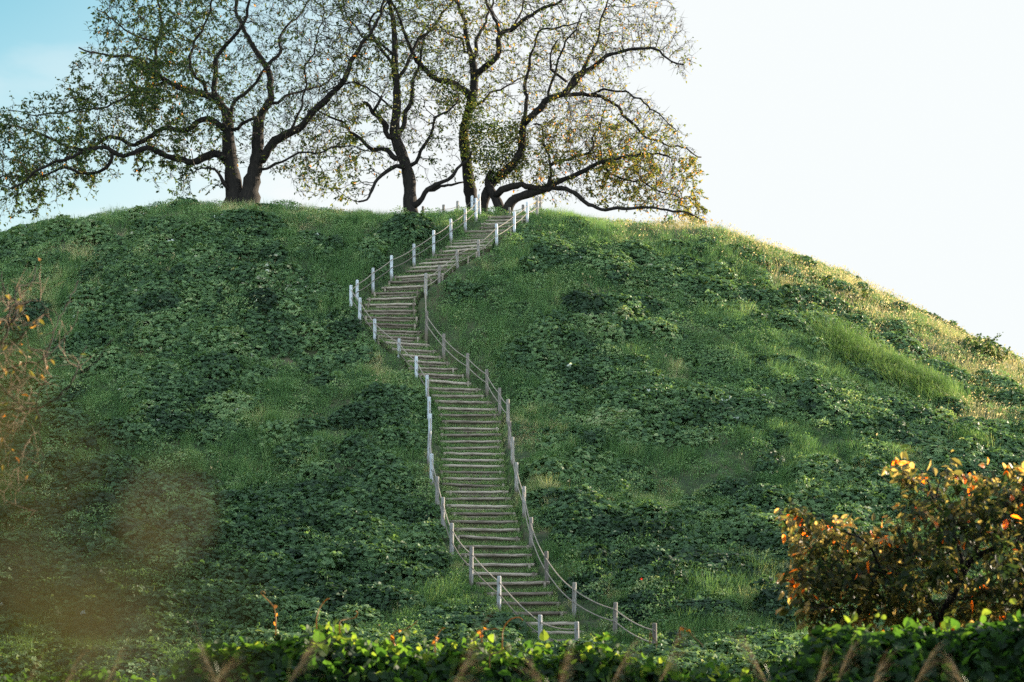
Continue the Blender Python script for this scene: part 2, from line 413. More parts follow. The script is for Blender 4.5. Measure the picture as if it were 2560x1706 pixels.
# ------------------------------------------------------------------ ground and hill
g = MB()
n = 61; q = np.linspace(-1, 1, n); q = np.sign(q) * np.abs(q) ** 2.2 * 1500
gx, gy = np.meshgrid(q, q + 60, indexing='ij')
idx = np.arange(n * n).reshape(n, n)
g.add(np.stack([gx, gy, np.full_like(gx, GROUND)], -1), [np.stack([idx[:-1, :-1], idx[1:, :-1], idx[1:, 1:], idx[:-1, 1:]], -1).reshape(-1, 4)])
tag(g.build('ground', M['field']), 'flat grassy field around the foot of the hill', 'ground', kind='structure')
h = MB()
hx = np.arange(-95, 80, .35); hy = np.arange(38, 170, .35)
hx = np.unique(np.concatenate([hx, np.arange(-7, 4, .1)]).round(3))
hy = np.unique(np.concatenate([hy, np.arange(44, 80, .12)]).round(3))
gx, gy = np.meshgrid(hx, hy, indexing='ij')
idx = np.arange(gx.size).reshape(gx.shape)
h.add(np.stack([gx, gy, hill_z(gx, gy)], -1), [np.stack([idx[:-1, :-1], idx[1:, :-1], idx[1:, 1:], idx[:-1, 1:]], -1).reshape(-1, 4)])
tag(h.build('hill', M['soil'], smooth=True), 'tall round green burial mound with a flat top', 'hill', kind='structure')

# unseen wood added around the viewer's back and left, outside the view: it shades the foot of the hill
wd = MB()
rgw = np.random.default_rng(77)
spots = [(x, -14 + rgw.uniform(-2, 2), rgw.uniform(17, 23)) for x in np.arange(-44, 50, 8.0)] + [(-40 + rgw.uniform(-2, 2), y, rgw.uniform(14, 19)) for y in np.arange(-6, 40, 8.0)]
for x, y, H in spots:
    b = np.array([x, y, GROUND])
    tube(wd, [b, b + [.2, 0, H * .35], b + [0, .2, H * .8]], [.35, .28, .08], 8, .2)
    n = 1500
    d = nrm(rgw.normal(0, 1, (n, 3))) * (rgw.random(n) ** .35)[:, None]
    c = b + [0, 0, H * .56] + d * np.array([5.0, 4.2, H * .46])
    r_ = rgw.normal(0, 1, (n, 3)); z_ = nrm(r_); y_ = nrm(np.cross(z_, rgw.normal(0, 1, (n, 3)))); x_ = np.cross(y_, z_)
    k = rgw.uniform(.5, .95, n)[:, None]
    V = np.stack([c - y_ * k, c - x_ * k * .5, c + y_ * k, c + x_ * k * .5], 1).reshape(-1, 3)
    wd.add(V, [(np.arange(n) * 4)[:, None] + np.arange(4)[None]], rgw.uniform(.2, .7))
tag(wd.build('shade_wood', M['bank']), 'unseen wood added behind and left of the field to shade the foot of the hill', 'wood', kind='stuff')

# ------------------------------------------------------------------ stairs
LOGR = 0.047
p = MB()
ztop = cen[:, 2] + .05
for i in range(NS):
    a = cen[i] - [0, 0, 0]
    if i < NS - 1:
        b = cen[i + 1]; lb = lat[i + 1]; wb = halfw[i + 1]
    else:
        b = cen[i] + np.array([.25, 1.4, 0]); lb = lat[i]; wb = halfw[i]
    wa = halfw[i] - .03; wb = wb - .03
    zt = ztop[i] - .015
    c = [a - lat[i] * wa, a + lat[i] * wa, b + lb * wb + [0, .04, 0], b - lb * wb + [0, .04, 0]]
    V = [[*x[:2], zt + (0.03 if k > 1 else 0)] for k, x in enumerate(c)] + [[*x[:2], zt - .75] for x in c]
    p.add(V, [np.array([[0, 1, 2, 3], [4, 5, 1, 0], [1, 5, 6, 2], [3, 7, 4, 0], [2, 6, 7, 3]])])
tag(p.build('stair_path', M['earth']), 'trodden earth treads of the stairs winding up the hill', 'path', kind='structure')

ONES = ['zeroth','first','second','third','fourth','fifth','sixth','seventh','eighth','ninth','tenth','eleventh','twelfth','thirteenth','fourteenth','fifteenth','sixteenth','seventeenth','eighteenth','nineteenth']
def ordinal(k):
    if k < 20: return ONES[k]
    t = {2: 'twent', 3: 'thirt', 4: 'fort', 5: 'fift', 6: 'sixt', 7: 'sevent'}[k // 10]
    return t + 'ieth' if k % 10 == 0 else t + 'y-' + ONES[k % 10]
r2 = np.random.default_rng(3)
for i in range(NS):
    m = MB()
    hw = halfw[i] * r2.uniform(.94, 1.03)
    c = cen[i] + [r2.normal(0, .03), -.01, .05 - LOGR + r2.normal(0, .008)]
    k = np.linspace(-hw, hw, 9)
    bend = r2.normal(0, .006, 9); tl = r2.normal(0, .016)
    P = c + lat[i] * k[:, None] + np.array([0, 0, 1]) * (bend + tl * k / hw)[:, None]
    rr = LOGR * (1 + r2.normal(0, .03, 9)) * r2.uniform(.92, 1.1)
    tube(m, P, rr, 10, r2.uniform(.3, .8))
    lab = f'round log step, {ordinal(i + 1)} up from the foot of the stairs' if i < NS * .55 else f'round log step, {ordinal(NS - i)} down from the top of the stairs'
    o = m.build('log_step', M['log'], smooth=True, origin=tuple(c))
    tag(o, lab, 'step', 'log steps of the hill stairs')
    # the two pegs that hold the log, a little proud of it
    for s in (-1, 1):
        if s < 0 and r2.random() < .3: continue
        m = MB(); q = c + lat[i] * s * (hw - r2.uniform(.03, .16)) - np.array([0, LOGR + .04, 0])
        tube(m, [q + [0, 0, -.3], q + [0, 0, .04 + r2.uniform(-.02, .025)], q + [0, 0, .052]], [.042, .042, .034], 8, r2.uniform(.35, .75))
        m.build('peg', M['log'], o, smooth=False)
    if i > 12 and r2.random() < (.8 if i > 38 else .45):
        m = MB(); s = r2.uniform(.65, .95)
        tube(m, c + lat[i] * (k * s + r2.normal(0, .04))[:, None] + np.array([0, .015, -.105]), .048, 8, r2.uniform(.2, .55))
        m.build('lower_log', M['log'], o, smooth=True)

# ------------------------------------------------------------------ rope fences
def c3(a): return [(860 + x * .2679, 440 + t * .2679, 440 + b * .2679) for x, t, b in a]
def c4(a): return [(860 + x * .2934, 740 + t * .2934, 740 + b * .2934) for x, t, b in a]
def c5(a): return [(1000 + x * .3443, 1100 + t * .3443, 1100 + b * .3443) for x, t, b in a]
LEFT = c3([(1267,167,375),(1232,172,388),(1133,235,455),(1000,330,548),(837,437,672),(654,560,782),(444,667,893),(272,785,1020),(122,928,1145),(64,1028,1263),(145,1172,1412),(288,1325,1565)]) + \
       c4([(465,333,550),(618,520,745),(708,700,925),(724,868,1096),(731,1015,1255),(721,1165,1440)]) + \
       c5([(228,108,330),(268,280,508),(311,432,690),(374,620,880),(516,800,1080),(718,1017,1262),(1020,1198,1465),(1288,1330,1590)])
RIGHT = c3([(1832,190,390),(1802,210,405),(1709,268,468),(1590,350,572),(1426,465,685),(1252,583,775),(1058,655,885),(888,805,1030),(762,955,1190),(768,1187,1420)]) + \
        c4([(850,255,460),(1055,420,630),(1220,565,780),(1328,713,955),(1398,885,1120),(1412,1048,1285),(1435,1205,1450)]) + \
        c5([(845,142,360),(902,328,560),(950,507,745),(1065,735,998),(1262,978,1240),(1560,1180,1425),(1850,1355,1600)])
LEFT, RIGHT = LEFT[::-1], RIGHT[::-1]
def make_post(base, hgt, mat, rad, lab, grp, side, seed):
    rr = np.random.default_rng(seed)
    m = MB()
    ln = rr.normal(0, .012, 2)
    top = np.array([ln[0], ln[1], hgt])
    ks = np.array([-.35 / hgt, 0, .33, .66, .97, 1.0])
    tube(m, [base + top * k for k in ks], [rad, rad, rad * .99, rad * .98, rad * .97, rad * .8], 10, rr.uniform(.35, .8))
    o = m.build('fence_post', mat, origin=tuple(base), smooth=False)
    tag(o, lab, 'post', grp)
    eyes = []
    for k in (.46, .80):
        q = base + top * k
        e = q + np.array([side * .25 * rad, -rad - .016, 0])
        m = MB()
        tube(m, [q + [side * .25 * rad, 0, 0], q + np.array([side * .25 * rad, -rad - .006, 0])], .008, 6)
        th = np.linspace(0, 2 * math.pi, 9)
        tube(m, np.stack([e[0] + 0 * th, e[1] + .02 * np.cos(th), e[2] + .026 * np.sin(th)], 1), .0075, 5, cap=False, ref=(1, 0, .01))
        m.build('eye_bolt', M['iron'], o)
        eyes.append(e)
    return o, eyes
def fence(posts, side, mats, labf, grp, seed):
    E0, E1 = [], []
    for i, (u, t, b) in enumerate(posts):
        B = on_hill(u, b, 78.0)
        B[2] = float(np.clip(hill_z(np.array(B[0]), np.array(B[1])), B[2] - .3, B[2] + .3))
        hg = float(np.clip((b - t) * B[1] / F, .9, 1.12))
        _, e = make_post(B, hg, mats(i), .0615, labf(i), grp, side, seed + i)
        E0.append(e[0]); E1.append(e[1])
    return E0, E1
def rope(E, sag, mat, lab, grp, rad=.0165, extra=None):
    pts = []
    rr = np.random.default_rng(len(E))
    E = list(E)
    for a, b in zip(E[:-1], E[1:]):
        t = np.linspace(0, 1, 9)[:-1]
        L = np.linalg.norm(b - a); s = sag * L * rr.uniform(.6, 1.3)
        pts.append(a + (b - a) * t[:, None] - np.array([0, 0, 1]) * (4 * s * t * (1 - t))[:, None])
    pts = np.vstack(pts + [E[-1][None]])
    m = MB(); tube(m, pts, rad, 6)
    o = m.build('rope', mat, smooth=True)
    return tag(o, lab, 'rope', grp)
nl, nr = len(LEFT), len(RIGHT)
L0, L1 = fence(LEFT, 1, lambda i: M['silver'] if i < 7 else M['white'], lambda i: f'{"silver-grey" if i < 7 else "faded white"} post left of the stairs, {ordinal(i + 1)} up from the foot' if i < 14 else f'faded white post left of the stairs, {ordinal(nl - i)} down from the summit', 'posts of the left rope fence', 100)
R0, R1 = fence(RIGHT, -1, lambda i: M['white'] if nr - 6 < i < nr - 2 else M['grey'], lambda i: (f'{"bluish white" if nr - 6 < i < nr - 2 else "weathered grey wooden"} post right of the stairs, ' + (f'{ordinal(i + 1)} up from the foot' if i < 13 else f'{ordinal(nr - i)} down from the summit')), 'posts of the right rope fence', 200)
rope(L0, .035, M['darkrope'], 'lower rope of the fence left of the stairs', 'fence ropes')
rope(L1, .035, M['rope'], 'upper rope of the fence left of the stairs', 'fence ropes')
rope(R0, .035, M['rope'], 'lower rope of the fence right of the stairs', 'fence ropes')
rope(R1, .035, M['rope'], 'upper rope of the fence right of the stairs', 'fence ropes')
# posts around the trees on the summit
SUM = [(738,285,345,83.5),(928,270,372,83.0),(1060,235,345,83.5),(1197,187,365,81.0),(1415,332,392,83.5),(1541,295,392,82.6),(1672,270,390,81.6)]
S1 = []; S0 = []
slab = ['short post on the summit beside the middle trunk, farthest from the stairs','grey post on the summit between the middle trunk and the white posts','grey post on the summit just left of the white posts at the stair head','white post on the summit, tallest one at the left of the stair head','short stub of a post behind the stair head, under the forked tree','grey post behind the stair head, in front of the forked trunk','brown post behind the stair head, between forked trunk and right fence']
for i, (x, t, b, d) in enumerate(SUM):
    u, v = 860 + x * .2679, 440 + t * .2679
    tp = at(u, v, d)
    bz = float(hill_z(np.array(tp[0]), np.array(tp[1])))
    B = np.array([tp[0], tp[1], min(bz, tp[2] - .4)])
    _, e = make_post(B, tp[2] - B[2], M['white'] if i == 3 else M['grey'], .066, slab[i], 'posts on the summit', -1, 300 + i)
    S0.append(e[0]); S1.append(e[1])
rope(S1[:4], .05, M['rope'], 'slack rope joining the summit posts left of the stair head', 'fence ropes', .014)
rope(S1[4:] + [R1[-2]], .05, M['rope'], 'slack rope joining the summit posts behind the stair head', 'fence ropes', .014)

# ------------------------------------------------------------------ scattering
def frames(nv, head):
    """rotation matrices with z along nv and y along head made square to nv"""
    z = nrm(nv); y = nrm(head - (head * z).sum(-1, keepdims=True) * z); x = np.cross(y, z)
    return np.stack([x, y, z], -1)
def scatter(mb, tv, tf, pos, Rm, scale, tint):
    tv = np.asarray(tv, float); k = len(tv); N = len(pos)
    sc_ = np.asarray(scale, float)
    sc_ = sc_.reshape(-1, 1, 1) if sc_.ndim == 1 else sc_[:, None, :]
    V = np.einsum('nij,nkj->nki', Rm, tv[None] * sc_) + pos[:, None]
    off = (np.arange(N) * k)[:, None]
    mb.add(V.reshape(-1, 3), [(np.asarray(f)[None] + off[..., None]).reshape(-1, np.asarray(f).shape[1]) for f in tf], np.repeat(np.broadcast_to(tint, (N,)), k))
LEAF4 = [[0, 0, 0], [-.3, .5, .1], [0, 1, -.08], [.3, .5, .1]], [[[0, 1, 2], [0, 2, 3]]]
LEAF6 = [[0, 0, 0], [-.42, .28, .06], [-.36, .66, .04], [0, 1, -.16], [.36, .66, .04], [.42, .28, .06]], [[[0, 1, 2, 3], [0, 3, 4, 5]]]
LEAF8 = [[0, 0, 0], [-.34, .1, .05], [-.46, .38, .08], [-.3, .75, .0], [0, 1, -.2], [.3, .75, .0], [.46, .38, .08], [.34, .1, .05], [0, .5, 0]], \
        [[[0, 1, 2, 8], [8, 2, 3, 4], [0, 8, 6, 7], [8, 4, 5, 6]]]
LEAFP = [[0, 0, 0], [-.2, .25, .05], [-.22, .6, .02], [0, 1, -.2], [.22, .6, .02], [.2, .25, .05]], [[[0, 1, 2, 3], [0, 3, 4, 5]]]
def blades(mb, pos, hgt, wid, lean, tint, seg=1):
    """grass blades; lean is the sideways offset of the tip"""
    N = len(pos); a = rng.uniform(0, 2 * math.pi, N)
    # blades turn edge-on at random
    wv = np.stack([np.cos(a), np.sin(a), 0 * a], -1) * (wid / 2)[:, None]
    up = np.array([0, 0, 1.0])
    rows = []
    for k in range(seg + 1):
        t = k / (seg + 1)
        c = pos + up * (hgt * (t - .12 * t * t))[:, None] + lean * (t ** 1.8)
        rows += [c - wv * (1 - .55 * t), c + wv * (1 - .55 * t)]
    tip = pos + up * (hgt * (.88 if seg < 2 else .72))[:, None] + lean
    V = np.stack(rows + [tip], 1)
    k = V.shape[1]; off = (np.arange(N) * k)[:, None]
    fs = []
    if seg: fs.append(np.concatenate([off + np.array([[2 * s, 2 * s + 1, 2 * s + 3, 2 * s + 2]]) for s in range(seg)]))
    fs.append(off + np.array([[2 * seg, 2 * seg + 1, 2 * seg + 2]]))
    mb.add(V.reshape(-1, 3), fs, np.repeat(tint, k))

XR, YR = (-34, 36), (41, 92)
def in_view(x, y, z, margin=260):
    u, v = proj(np.stack([x, y, z], -1))
    return (u > -margin) & (u < 2560 + margin)
# where the kudzu grows: patches seen on the hill (photo position, size in metres), plus scattered ones
PATCH = [(860,1230,2.2,.9),(620,1320,3.6,.9),(400,1500,4,.6),(250,1420,4,.3),(900,1400,2.5,.5),(410,1040,1.8,.8),(730,1085,1.3,.8),(930,1110,.7,.8),(1000,1060,.6,.9),(700,720,1.3,.9),(790,640,1.8,.4),(520,600,3,.5),(280,610,3,.6),(880,850,1.6,.4),(640,880,2,.3),(300,760,2.5,.3),(100,900,3,.3),
         (1330,860,1.7,.8),(1500,820,2.2,.5),(1420,940,1.6,.9),(1560,1080,1.9,.9),(1700,1030,1.6,.7),(1850,1050,1.6,.7),(1480,1190,1.2,.8),(1450,1380,1.7,.9),(1600,1450,2.4,.8),(1500,1290,1.3,.7),(1800,1400,2.6,.5),(1750,900,1.6,.5),(1500,640,1.5,.6),(1650,690,2,.5),(1850,760,1.7,.4),(1950,820,1.6,.5),(2050,1060,1.7,.5),(2300,1000,1.6,.6),(1750,1250,1.5,.2),(2000,1350,2.5,.5),(2200,1100,1.5,.4)]
PW = [(on_hill(u, v), r, s) for u, v, r, s in PATCH]
OPEN = [(560,1150,2.6,.8),(720,1150,2.0,.7),(1700,1180,2.2,.7),(1900,1200,2.2,.6),(880,700,1.6,.6),(820,960,1.8,.5),(1350,1150,1.0,.7),(1320,720,1.6,.4),(1900,720,1.2,.5),(1050,1200,.8,.6),(980,1400,1.0,.5),(700,560,3,.3)]
OW = [(on_hill(u, v), r, s) for u, v, r, s in OPEN]
def kmask(x, y):
    k = fbm(x + 5, y + 31, 4.2, 4) * 1.15 - .12
    for c, r, s in PW:
        k = k + s * .55 * np.exp(-((x - c[0]) ** 2 + ((y - c[1]) * 1.25) ** 2) / (r * r))
    for c, r, s in OW:
        k = k - s * .6 * np.exp(-((x - c[0]) ** 2 + ((y - c[1]) * 1.25) ** 2) / (r * r))
    d = stair_d(x, y)
    k = k + (fbm(x + 61, y + 23, .9, 3) - .5) * .34
    return sstep(k, .38, .66) * sstep(d, .5, 1.7)
MX, MY = np.arange(-36, 38, .08), np.arange(40, 93, .08)
def mounds(N, r0, r1, h0, h1, mask, seed, flat=1.0):
    """height and hue of overlapping rounded clumps of plants"""
    rg = np.random.default_rng(seed)
    H = np.zeros((len(MX), len(MY)), np.float32); T = np.zeros_like(H)
    x = rg.uniform(-34, 36, N); y = rg.uniform(41, 91, N)
    k = rg.random(N) < mask(x, y)
    for cx, cy in zip(x[k], y[k]):
        r = rg.uniform(r0, r1) * rg.uniform(.7, 1.3); hh_ = rg.uniform(h0, h1) * rg.uniform(.6, 1.25); t = rg.normal(0, 1)
        ex, ey = rg.uniform(.75, 1.6), rg.uniform(.6, 1.1)
        i0, i1 = np.searchsorted(MX, [cx - r * ex, cx + r * ex]); j0, j1 = np.searchsorted(MY, [cy - r * ey, cy + r * ey])
        if i1 <= i0 or j1 <= j0: continue
        q = ((MX[i0:i1, None] - cx) / (r * ex)) ** 2 + ((MY[None, j0:j1] - cy) / (r * ey)) ** 2
        d = hh_ * np.sqrt(np.clip(1 - q, 0, 1)) ** flat
        sub = H[i0:i1, j0:j1]; b_ = d > sub
        sub[b_] = d[b_]; T[i0:i1, j0:j1][b_] = t
    return H, T
def look(Hm, x, y):
    i = np.clip(((x + 36) / .08).round().astype(int), 0, len(MX) - 1); j = np.clip(((y - 40) / .08).round().astype(int), 0, len(MY) - 1)
    return Hm[i, j]
def phi(x, y):
    return np.degrees(np.arctan2(x - CX, -(y - CY)))
def drymask(x, y):
    """dry grass on the flank that gets the sun"""
    f = phi(x, y) + (fbm(x + 50, y, 2.5, 3) - .5) * 26
    r = np.hypot(x - CX, y - CY)
    return sstep(f, 36 + 0 * r, 54 + 0 * r) * sstep(r, 12, 18)
def candidates(N):
    x = rng.uniform(*XR, N); y = rng.uniform(*YR, N)
    z = hill_z(x, y)
    n_ = hill_n(x, y)
    tc = nrm(np.stack([-x, -y, ZC - z], -1))
    ok = in_view(x, y, z) & ((n_ * tc).sum(-1) > -.10) & (z > GROUND - .1)
    return x[ok], y[ok], z[ok], n_[ok]

# grass
x, y, z, nv = candidates(2900000)
km = kmask(x, y); sd = stair_d(x, y); dm = drymask(x, y)
keep = (rng.random(len(x)) < (1 - .72 * km) * (1 - .75 * dm)) & (sd > -.12)
x, y, z, nv, km, sd = x[keep], y[keep], z[keep], nv[keep], km[keep], sd[keep]
tall = .5 * fbm(x + 90, y + 12, 2.2, 3) + .5 * fbm(x + 20, y + 52, .45, 2)
hg = (.09 + .55 * np.clip(tall * 2.4 - .85, 0, 1)) * rng.uniform(.6, 1.3, len(x))
hg *= np.where(sd < .9, np.clip(.35 + sd * .6, .35, 1), 1)
a = rng.uniform(0, 2 * math.pi, len(x))
wind = np.array([.10, -.28, 0]) + .25 * np.stack([fbm(x, y, 1.1, 2) - .5, fbm(x + 33, y, 1.1, 2) - .5, 0 * x], -1)
lean = (np.stack([np.cos(a), np.sin(a), 0 * a], -1) * rng.uniform(.1, .6, len(x))[:, None] + wind) * hg[:, None]
tint = np.clip(.45 * sstep(fbm(x + 200, y + 5, 3.2, 4), .56, .70) * sstep(fbm(x + 20, y + 95, .5, 2), .3, .6) + .5 * fbm(x + 4, y + 60, 1.7, 3) + .5 * fbm(x + 77, y + 6, .35, 2) + rng.normal(0, .13, len(x)), 0, 1)
m = MB(); blades(m, np.stack([x, y, z - .02], -1), hg, rng.uniform(.012, .024, len(x)), lean, tint, 0)
# grass on the treads, thickest and tallest along the risers
N = 170000
i = rng.integers(0, NS - 1, N); s = rng.uniform(-1, 1, N) * 1.04; t = rng.random(N) ** .45
lush = np.interp(np.arange(NS), [0, 36, 44, NS], [1, 1, .42, .38])
patch = fbm(i * 1.7 + 3, s * 2.2 + 40, 1.0, 2)
ok = rng.random(N) < lush[i] * np.clip(.35 + .5 * np.abs(s) + (patch - .4) * 1.4, .1, 1)
i, s, t = i[ok], s[ok], t[ok]
A = cen[i] + lat[i] * (s * (halfw[i] - .02))[:, None]; B = cen[i + 1] + lat[i + 1] * (s * (halfw[i + 1] - .02))[:, None]
P = A + (B - A) * (.12 + .74 * t)[:, None]; P[:, 2] = ztop[i] - .012
hg = rng.uniform(.08, .22, len(P)) * (.8 + .6 * np.abs(s) ** 3) * (.5 + .75 * t)
a = rng.uniform(0, 6.28, len(P))
blades(m, P, hg, rng.uniform(.009, .016, len(P)), np.stack([np.cos(a) * .5, np.sin(a) * .5 - .25, 0 * a], -1) * hg[:, None], np.clip(rng.normal(.66, .17, len(P)), 0, .95), 0)
tag(m.build('turf', M['grass']), 'short green grass covering the hill between the vine patches', 'grass', kind='stuff')

# kudzu: rounded clumps, thick where it has matted, single ones elsewhere
KH, KT = mounds(9000, .25, .95, .14, .66, lambda x, y: (.17 + .83 * kmask(x, y)) * (1 - .7 * drymask(x, y)) * (stair_d(x, y) > .9) * (1 - .93 * sstep(base_z(x, y), 15.2, 16.2)), 31)
def leafcover(mb, Hm, Tm, N, tmpl, s0, s1, leaflets, tmean, tsd, tm, hmin, upright, low=.6):
    x, y, z, nv = candidates(N)
    hm = look(Hm, x, y)
    ok = (hm > hmin) & (stair_d(x, y) > .3)
    x, y, z, nv, hm = x[ok], y[ok], z[ok], nv[ok], hm[ok]
    e = .1
    gx_ = (look(Hm, x + e, y) - look(Hm, x - e, y)) / (2 * e); gy_ = (look(Hm, x, y + e) - look(Hm, x, y - e)) / (2 * e)
    gx_, gy_ = np.clip(gx_, -1.6, 1.6), np.clip(gy_, -1.6, 1.6)
    # one more leaf down the side where the clump is steep
    n = len(x)
    nk = nrm(nv + np.stack([-gx_, -gy_, 0 * x], -1) * .75)
    lev = np.where(rng.random(n) < .65, rng.uniform(.88, 1.05, n), rng.random(n) ** low)
    pos = np.stack([x, y, z + hm * lev + .02], -1) + rng.normal(0, .02, (n, 3))
    sz = rng.uniform(s0, s1, n)
    base = nrm(nk + rng.normal(0, upright, (n, 3)) + np.array([0, -.05, .3]))
    t = tmean + tm * look(Tm, x, y) + rng.normal(0, tsd, n)
    return x, y, pos, nk, base, sz, np.clip(t, 0, .9)
m = MB()
x, y, pos, nk, nl_, sz, tint = leafcover(m, KH, KT, 680000, LEAF6, .075, .165, 3, .46, .13, .13, .03, .45)
N = len(x)
tint -= .24 * np.clip(sum(np.exp(-((x - c[0]) ** 2 + (y - c[1]) ** 2) / (r * r)) for c, r in [(on_hill(620, 1380), 6.0), (on_hill(1500, 1480), 4.5), (on_hill(1850, 1480), 4.0), (on_hill(150, 1300), 5.0)]), 0, 1)   # lower mats tinted darker; shade at the hill foot put into their colour
pale = np.zeros(N)
for c, r, s in [(on_hill(690, 720), 1.0, .22), (on_hill(1690, 990), 1.0, .10), (on_hill(1820, 1030), 1.0, .10), (on_hill(780, 560), 1.2, .06)]:
    pale += s * np.exp(-((x - c[0]) ** 2 + (y - c[1]) ** 2) / (r * r))
tint = np.where(rng.random(N) < .0012 + pale * .8, 1.0, tint)
th0 = rng.uniform(0, 2 * math.pi, N)
down = np.stack([nk[:, 0] * 1.2, nk[:, 1] * 1.2, -.25 + 0 * x], -1)
for da in (-1.15, 0, 1.15):              # three leaflets on each stalk
    hd = np.stack([np.cos(th0 + da), np.sin(th0 + da), 0 * th0], -1) + down * .9
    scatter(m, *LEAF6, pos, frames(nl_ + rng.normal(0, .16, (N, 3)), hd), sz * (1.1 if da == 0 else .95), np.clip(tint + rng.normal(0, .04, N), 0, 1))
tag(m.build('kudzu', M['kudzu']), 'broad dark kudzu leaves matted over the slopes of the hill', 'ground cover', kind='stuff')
# small-leaved weeds in loose clumps between grass and kudzu
WH, WT = mounds(19000, .14, .5, .14, .46, lambda x, y: (.3 + .7 * sstep(fbm(x + 8, y + 71, 2.4, 3), .45, .62)) * (1 - .6 * drymask(x, y)) * (stair_d(x, y) > .45) * (1 - .6 * sstep(base_z(x, y), 16.0, 16.6)), 32, .6)
m = MB()
x, y, pos, nk, nl_, sz, tint = leafcover(m, WH, WT, 1300000, LEAF4, .05, .11, 1, .48, .15, .18, .02, .75, .8)
N = len(x)
scatter(m, *LEAF4, pos, frames(nl_, rng.normal(0, 1, (N, 3)) + np.array([0, 0, .3])), sz, tint)
tag(m.build('weeds', M['weed']), 'loose clumps of small leaved weeds scattered through the grass', 'weeds', kind='stuff')

# dry grass on the sunny flank and along the edge of the summit
x, y, z, nv = candidates(700000)
dm = drymask(x, y)
edge = np.exp(-(((x - at(950, 512, 77.5)[0]) / 1.6) ** 2 + ((y - 78.2) / 1.0) ** 2))
wisp = sstep(fbm(x + 130, y + 44, 1.4, 3), .62, .74) * .22
keep = rng.random(len(x)) < np.clip(dm * .8 * (fbm(x, y + 99, 1.2, 2) + .1) + edge * .8 + wisp * (stair_d(x, y) > .5), 0, 1)
x, y, z, dm = x[keep], y[keep], z[keep], dm[keep]
hg = rng.uniform(.2, .55, len(x)) * (.7 + .5 * dm)
a = rng.uniform(0, 6.28, len(x))
lean = (np.stack([np.cos(a) * .35 + .12, np.sin(a) * .35 - .15, 0 * a], -1)) * hg[:, None]
m = MB(); blades(m, np.stack([x, y, z - .02], -1), hg, rng.uniform(.010, .018, len(x)), lean, np.clip(rng.normal(.5, .25, len(x)), 0, 1), 1)
# seed heads of the taller stalks
k = rng.random(len(x)) < .25
tp = np.stack([x, y, z - .02 + hg * .8], -1)[k] + lean[k] * .85
scatter(m, *LEAF4, tp, frames(rng.normal(0, 1, tp.shape), lean[k] + np.array([0, 0, .12])), rng.uniform(.06, .12, len(tp)), np.clip(rng.normal(.75, .2, len(tp)), 0, 1))
tag(m.build('dry_grass', M['straw']), 'dry straw coloured grass on the sunlit flank of the hill', 'dry grass', kind='stuff')

# arching tussock on the right flank, and tufts on the skyline
def tussock(name, lab, u0, v0, u1, v1, wide, N, h0, h1, lean, mat, spread=1.0, d=None):
    a = on_hill(u0, v0, 82); b = on_hill(u1, v1, 82)
    t = rng.random(N)
    c = a + (b - a) * t[:, None] + np.stack([rng.normal(0, wide * .5, N), rng.normal(0, wide * .5, N), 0 * t], -1)
    c[:, 2] = hill_z(c[:, 0], c[:, 1]) - .03
    hg = rng.uniform(h0, h1, N)
    aa = rng.uniform(0, 6.28, N)
    l = (np.array(lean) + spread * np.stack([np.cos(aa), np.sin(aa), 0 * aa], -1) * rng.uniform(.1, .6, N)[:, None]) * hg[:, None]
    m = MB(); blades(m, c, hg, rng.uniform(.010, .018, N), l, np.clip(rng.normal(.5, .13, N) + (fbm(c[:, 0] * 1.0 + 3, c[:, 1] * 1.0, .5, 2) - .5) * 1.1, 0, 1), 3)
    o = m.build(name, mat, origin=tuple((a + b) / 2))
    if name == 'grass': return tag(o, lab, 'tall grass', kind='stuff')
    return tag(o, lab, 'grass clump', 'tall grass clumps on the hill')
tussock('grass_tussock', 'big clump of long arching bright green grass on the right flank', 2120, 870, 2330, 985, 1.5, 15000, .8, 1.45, (-.4, -.7, -.25), M['weed'], 1.0)
tussock('grass_tussock', 'green clump of long grass lower down behind the orange leaved tree', 2400, 1115, 2450, 1130, .6, 1500, .5, .95, (-.2, -.4, -.1), M['grass'], .7)
tussock('grass_tussock', 'spiky grass tuft standing on the right skyline, halfway down the flank', 2285, 800, 2310, 812, .35, 500, .5, .85, (-.3, -.2, 0), M['grass'], .7)
tussock('grass', 'row of fine upright grass on the skyline below the last branch', 1800, 600, 1990, 655, .3, 1500, .3, .6, (-.2, -.2, 0), M['grass'], .6)
tussock('grass', 'wispy tall grass on the left skyline under the hanging branches', 60, 592, 250, 555, .5, 700, .4, 1.0, (-.1, -.1, 0), M['grass'], .5)
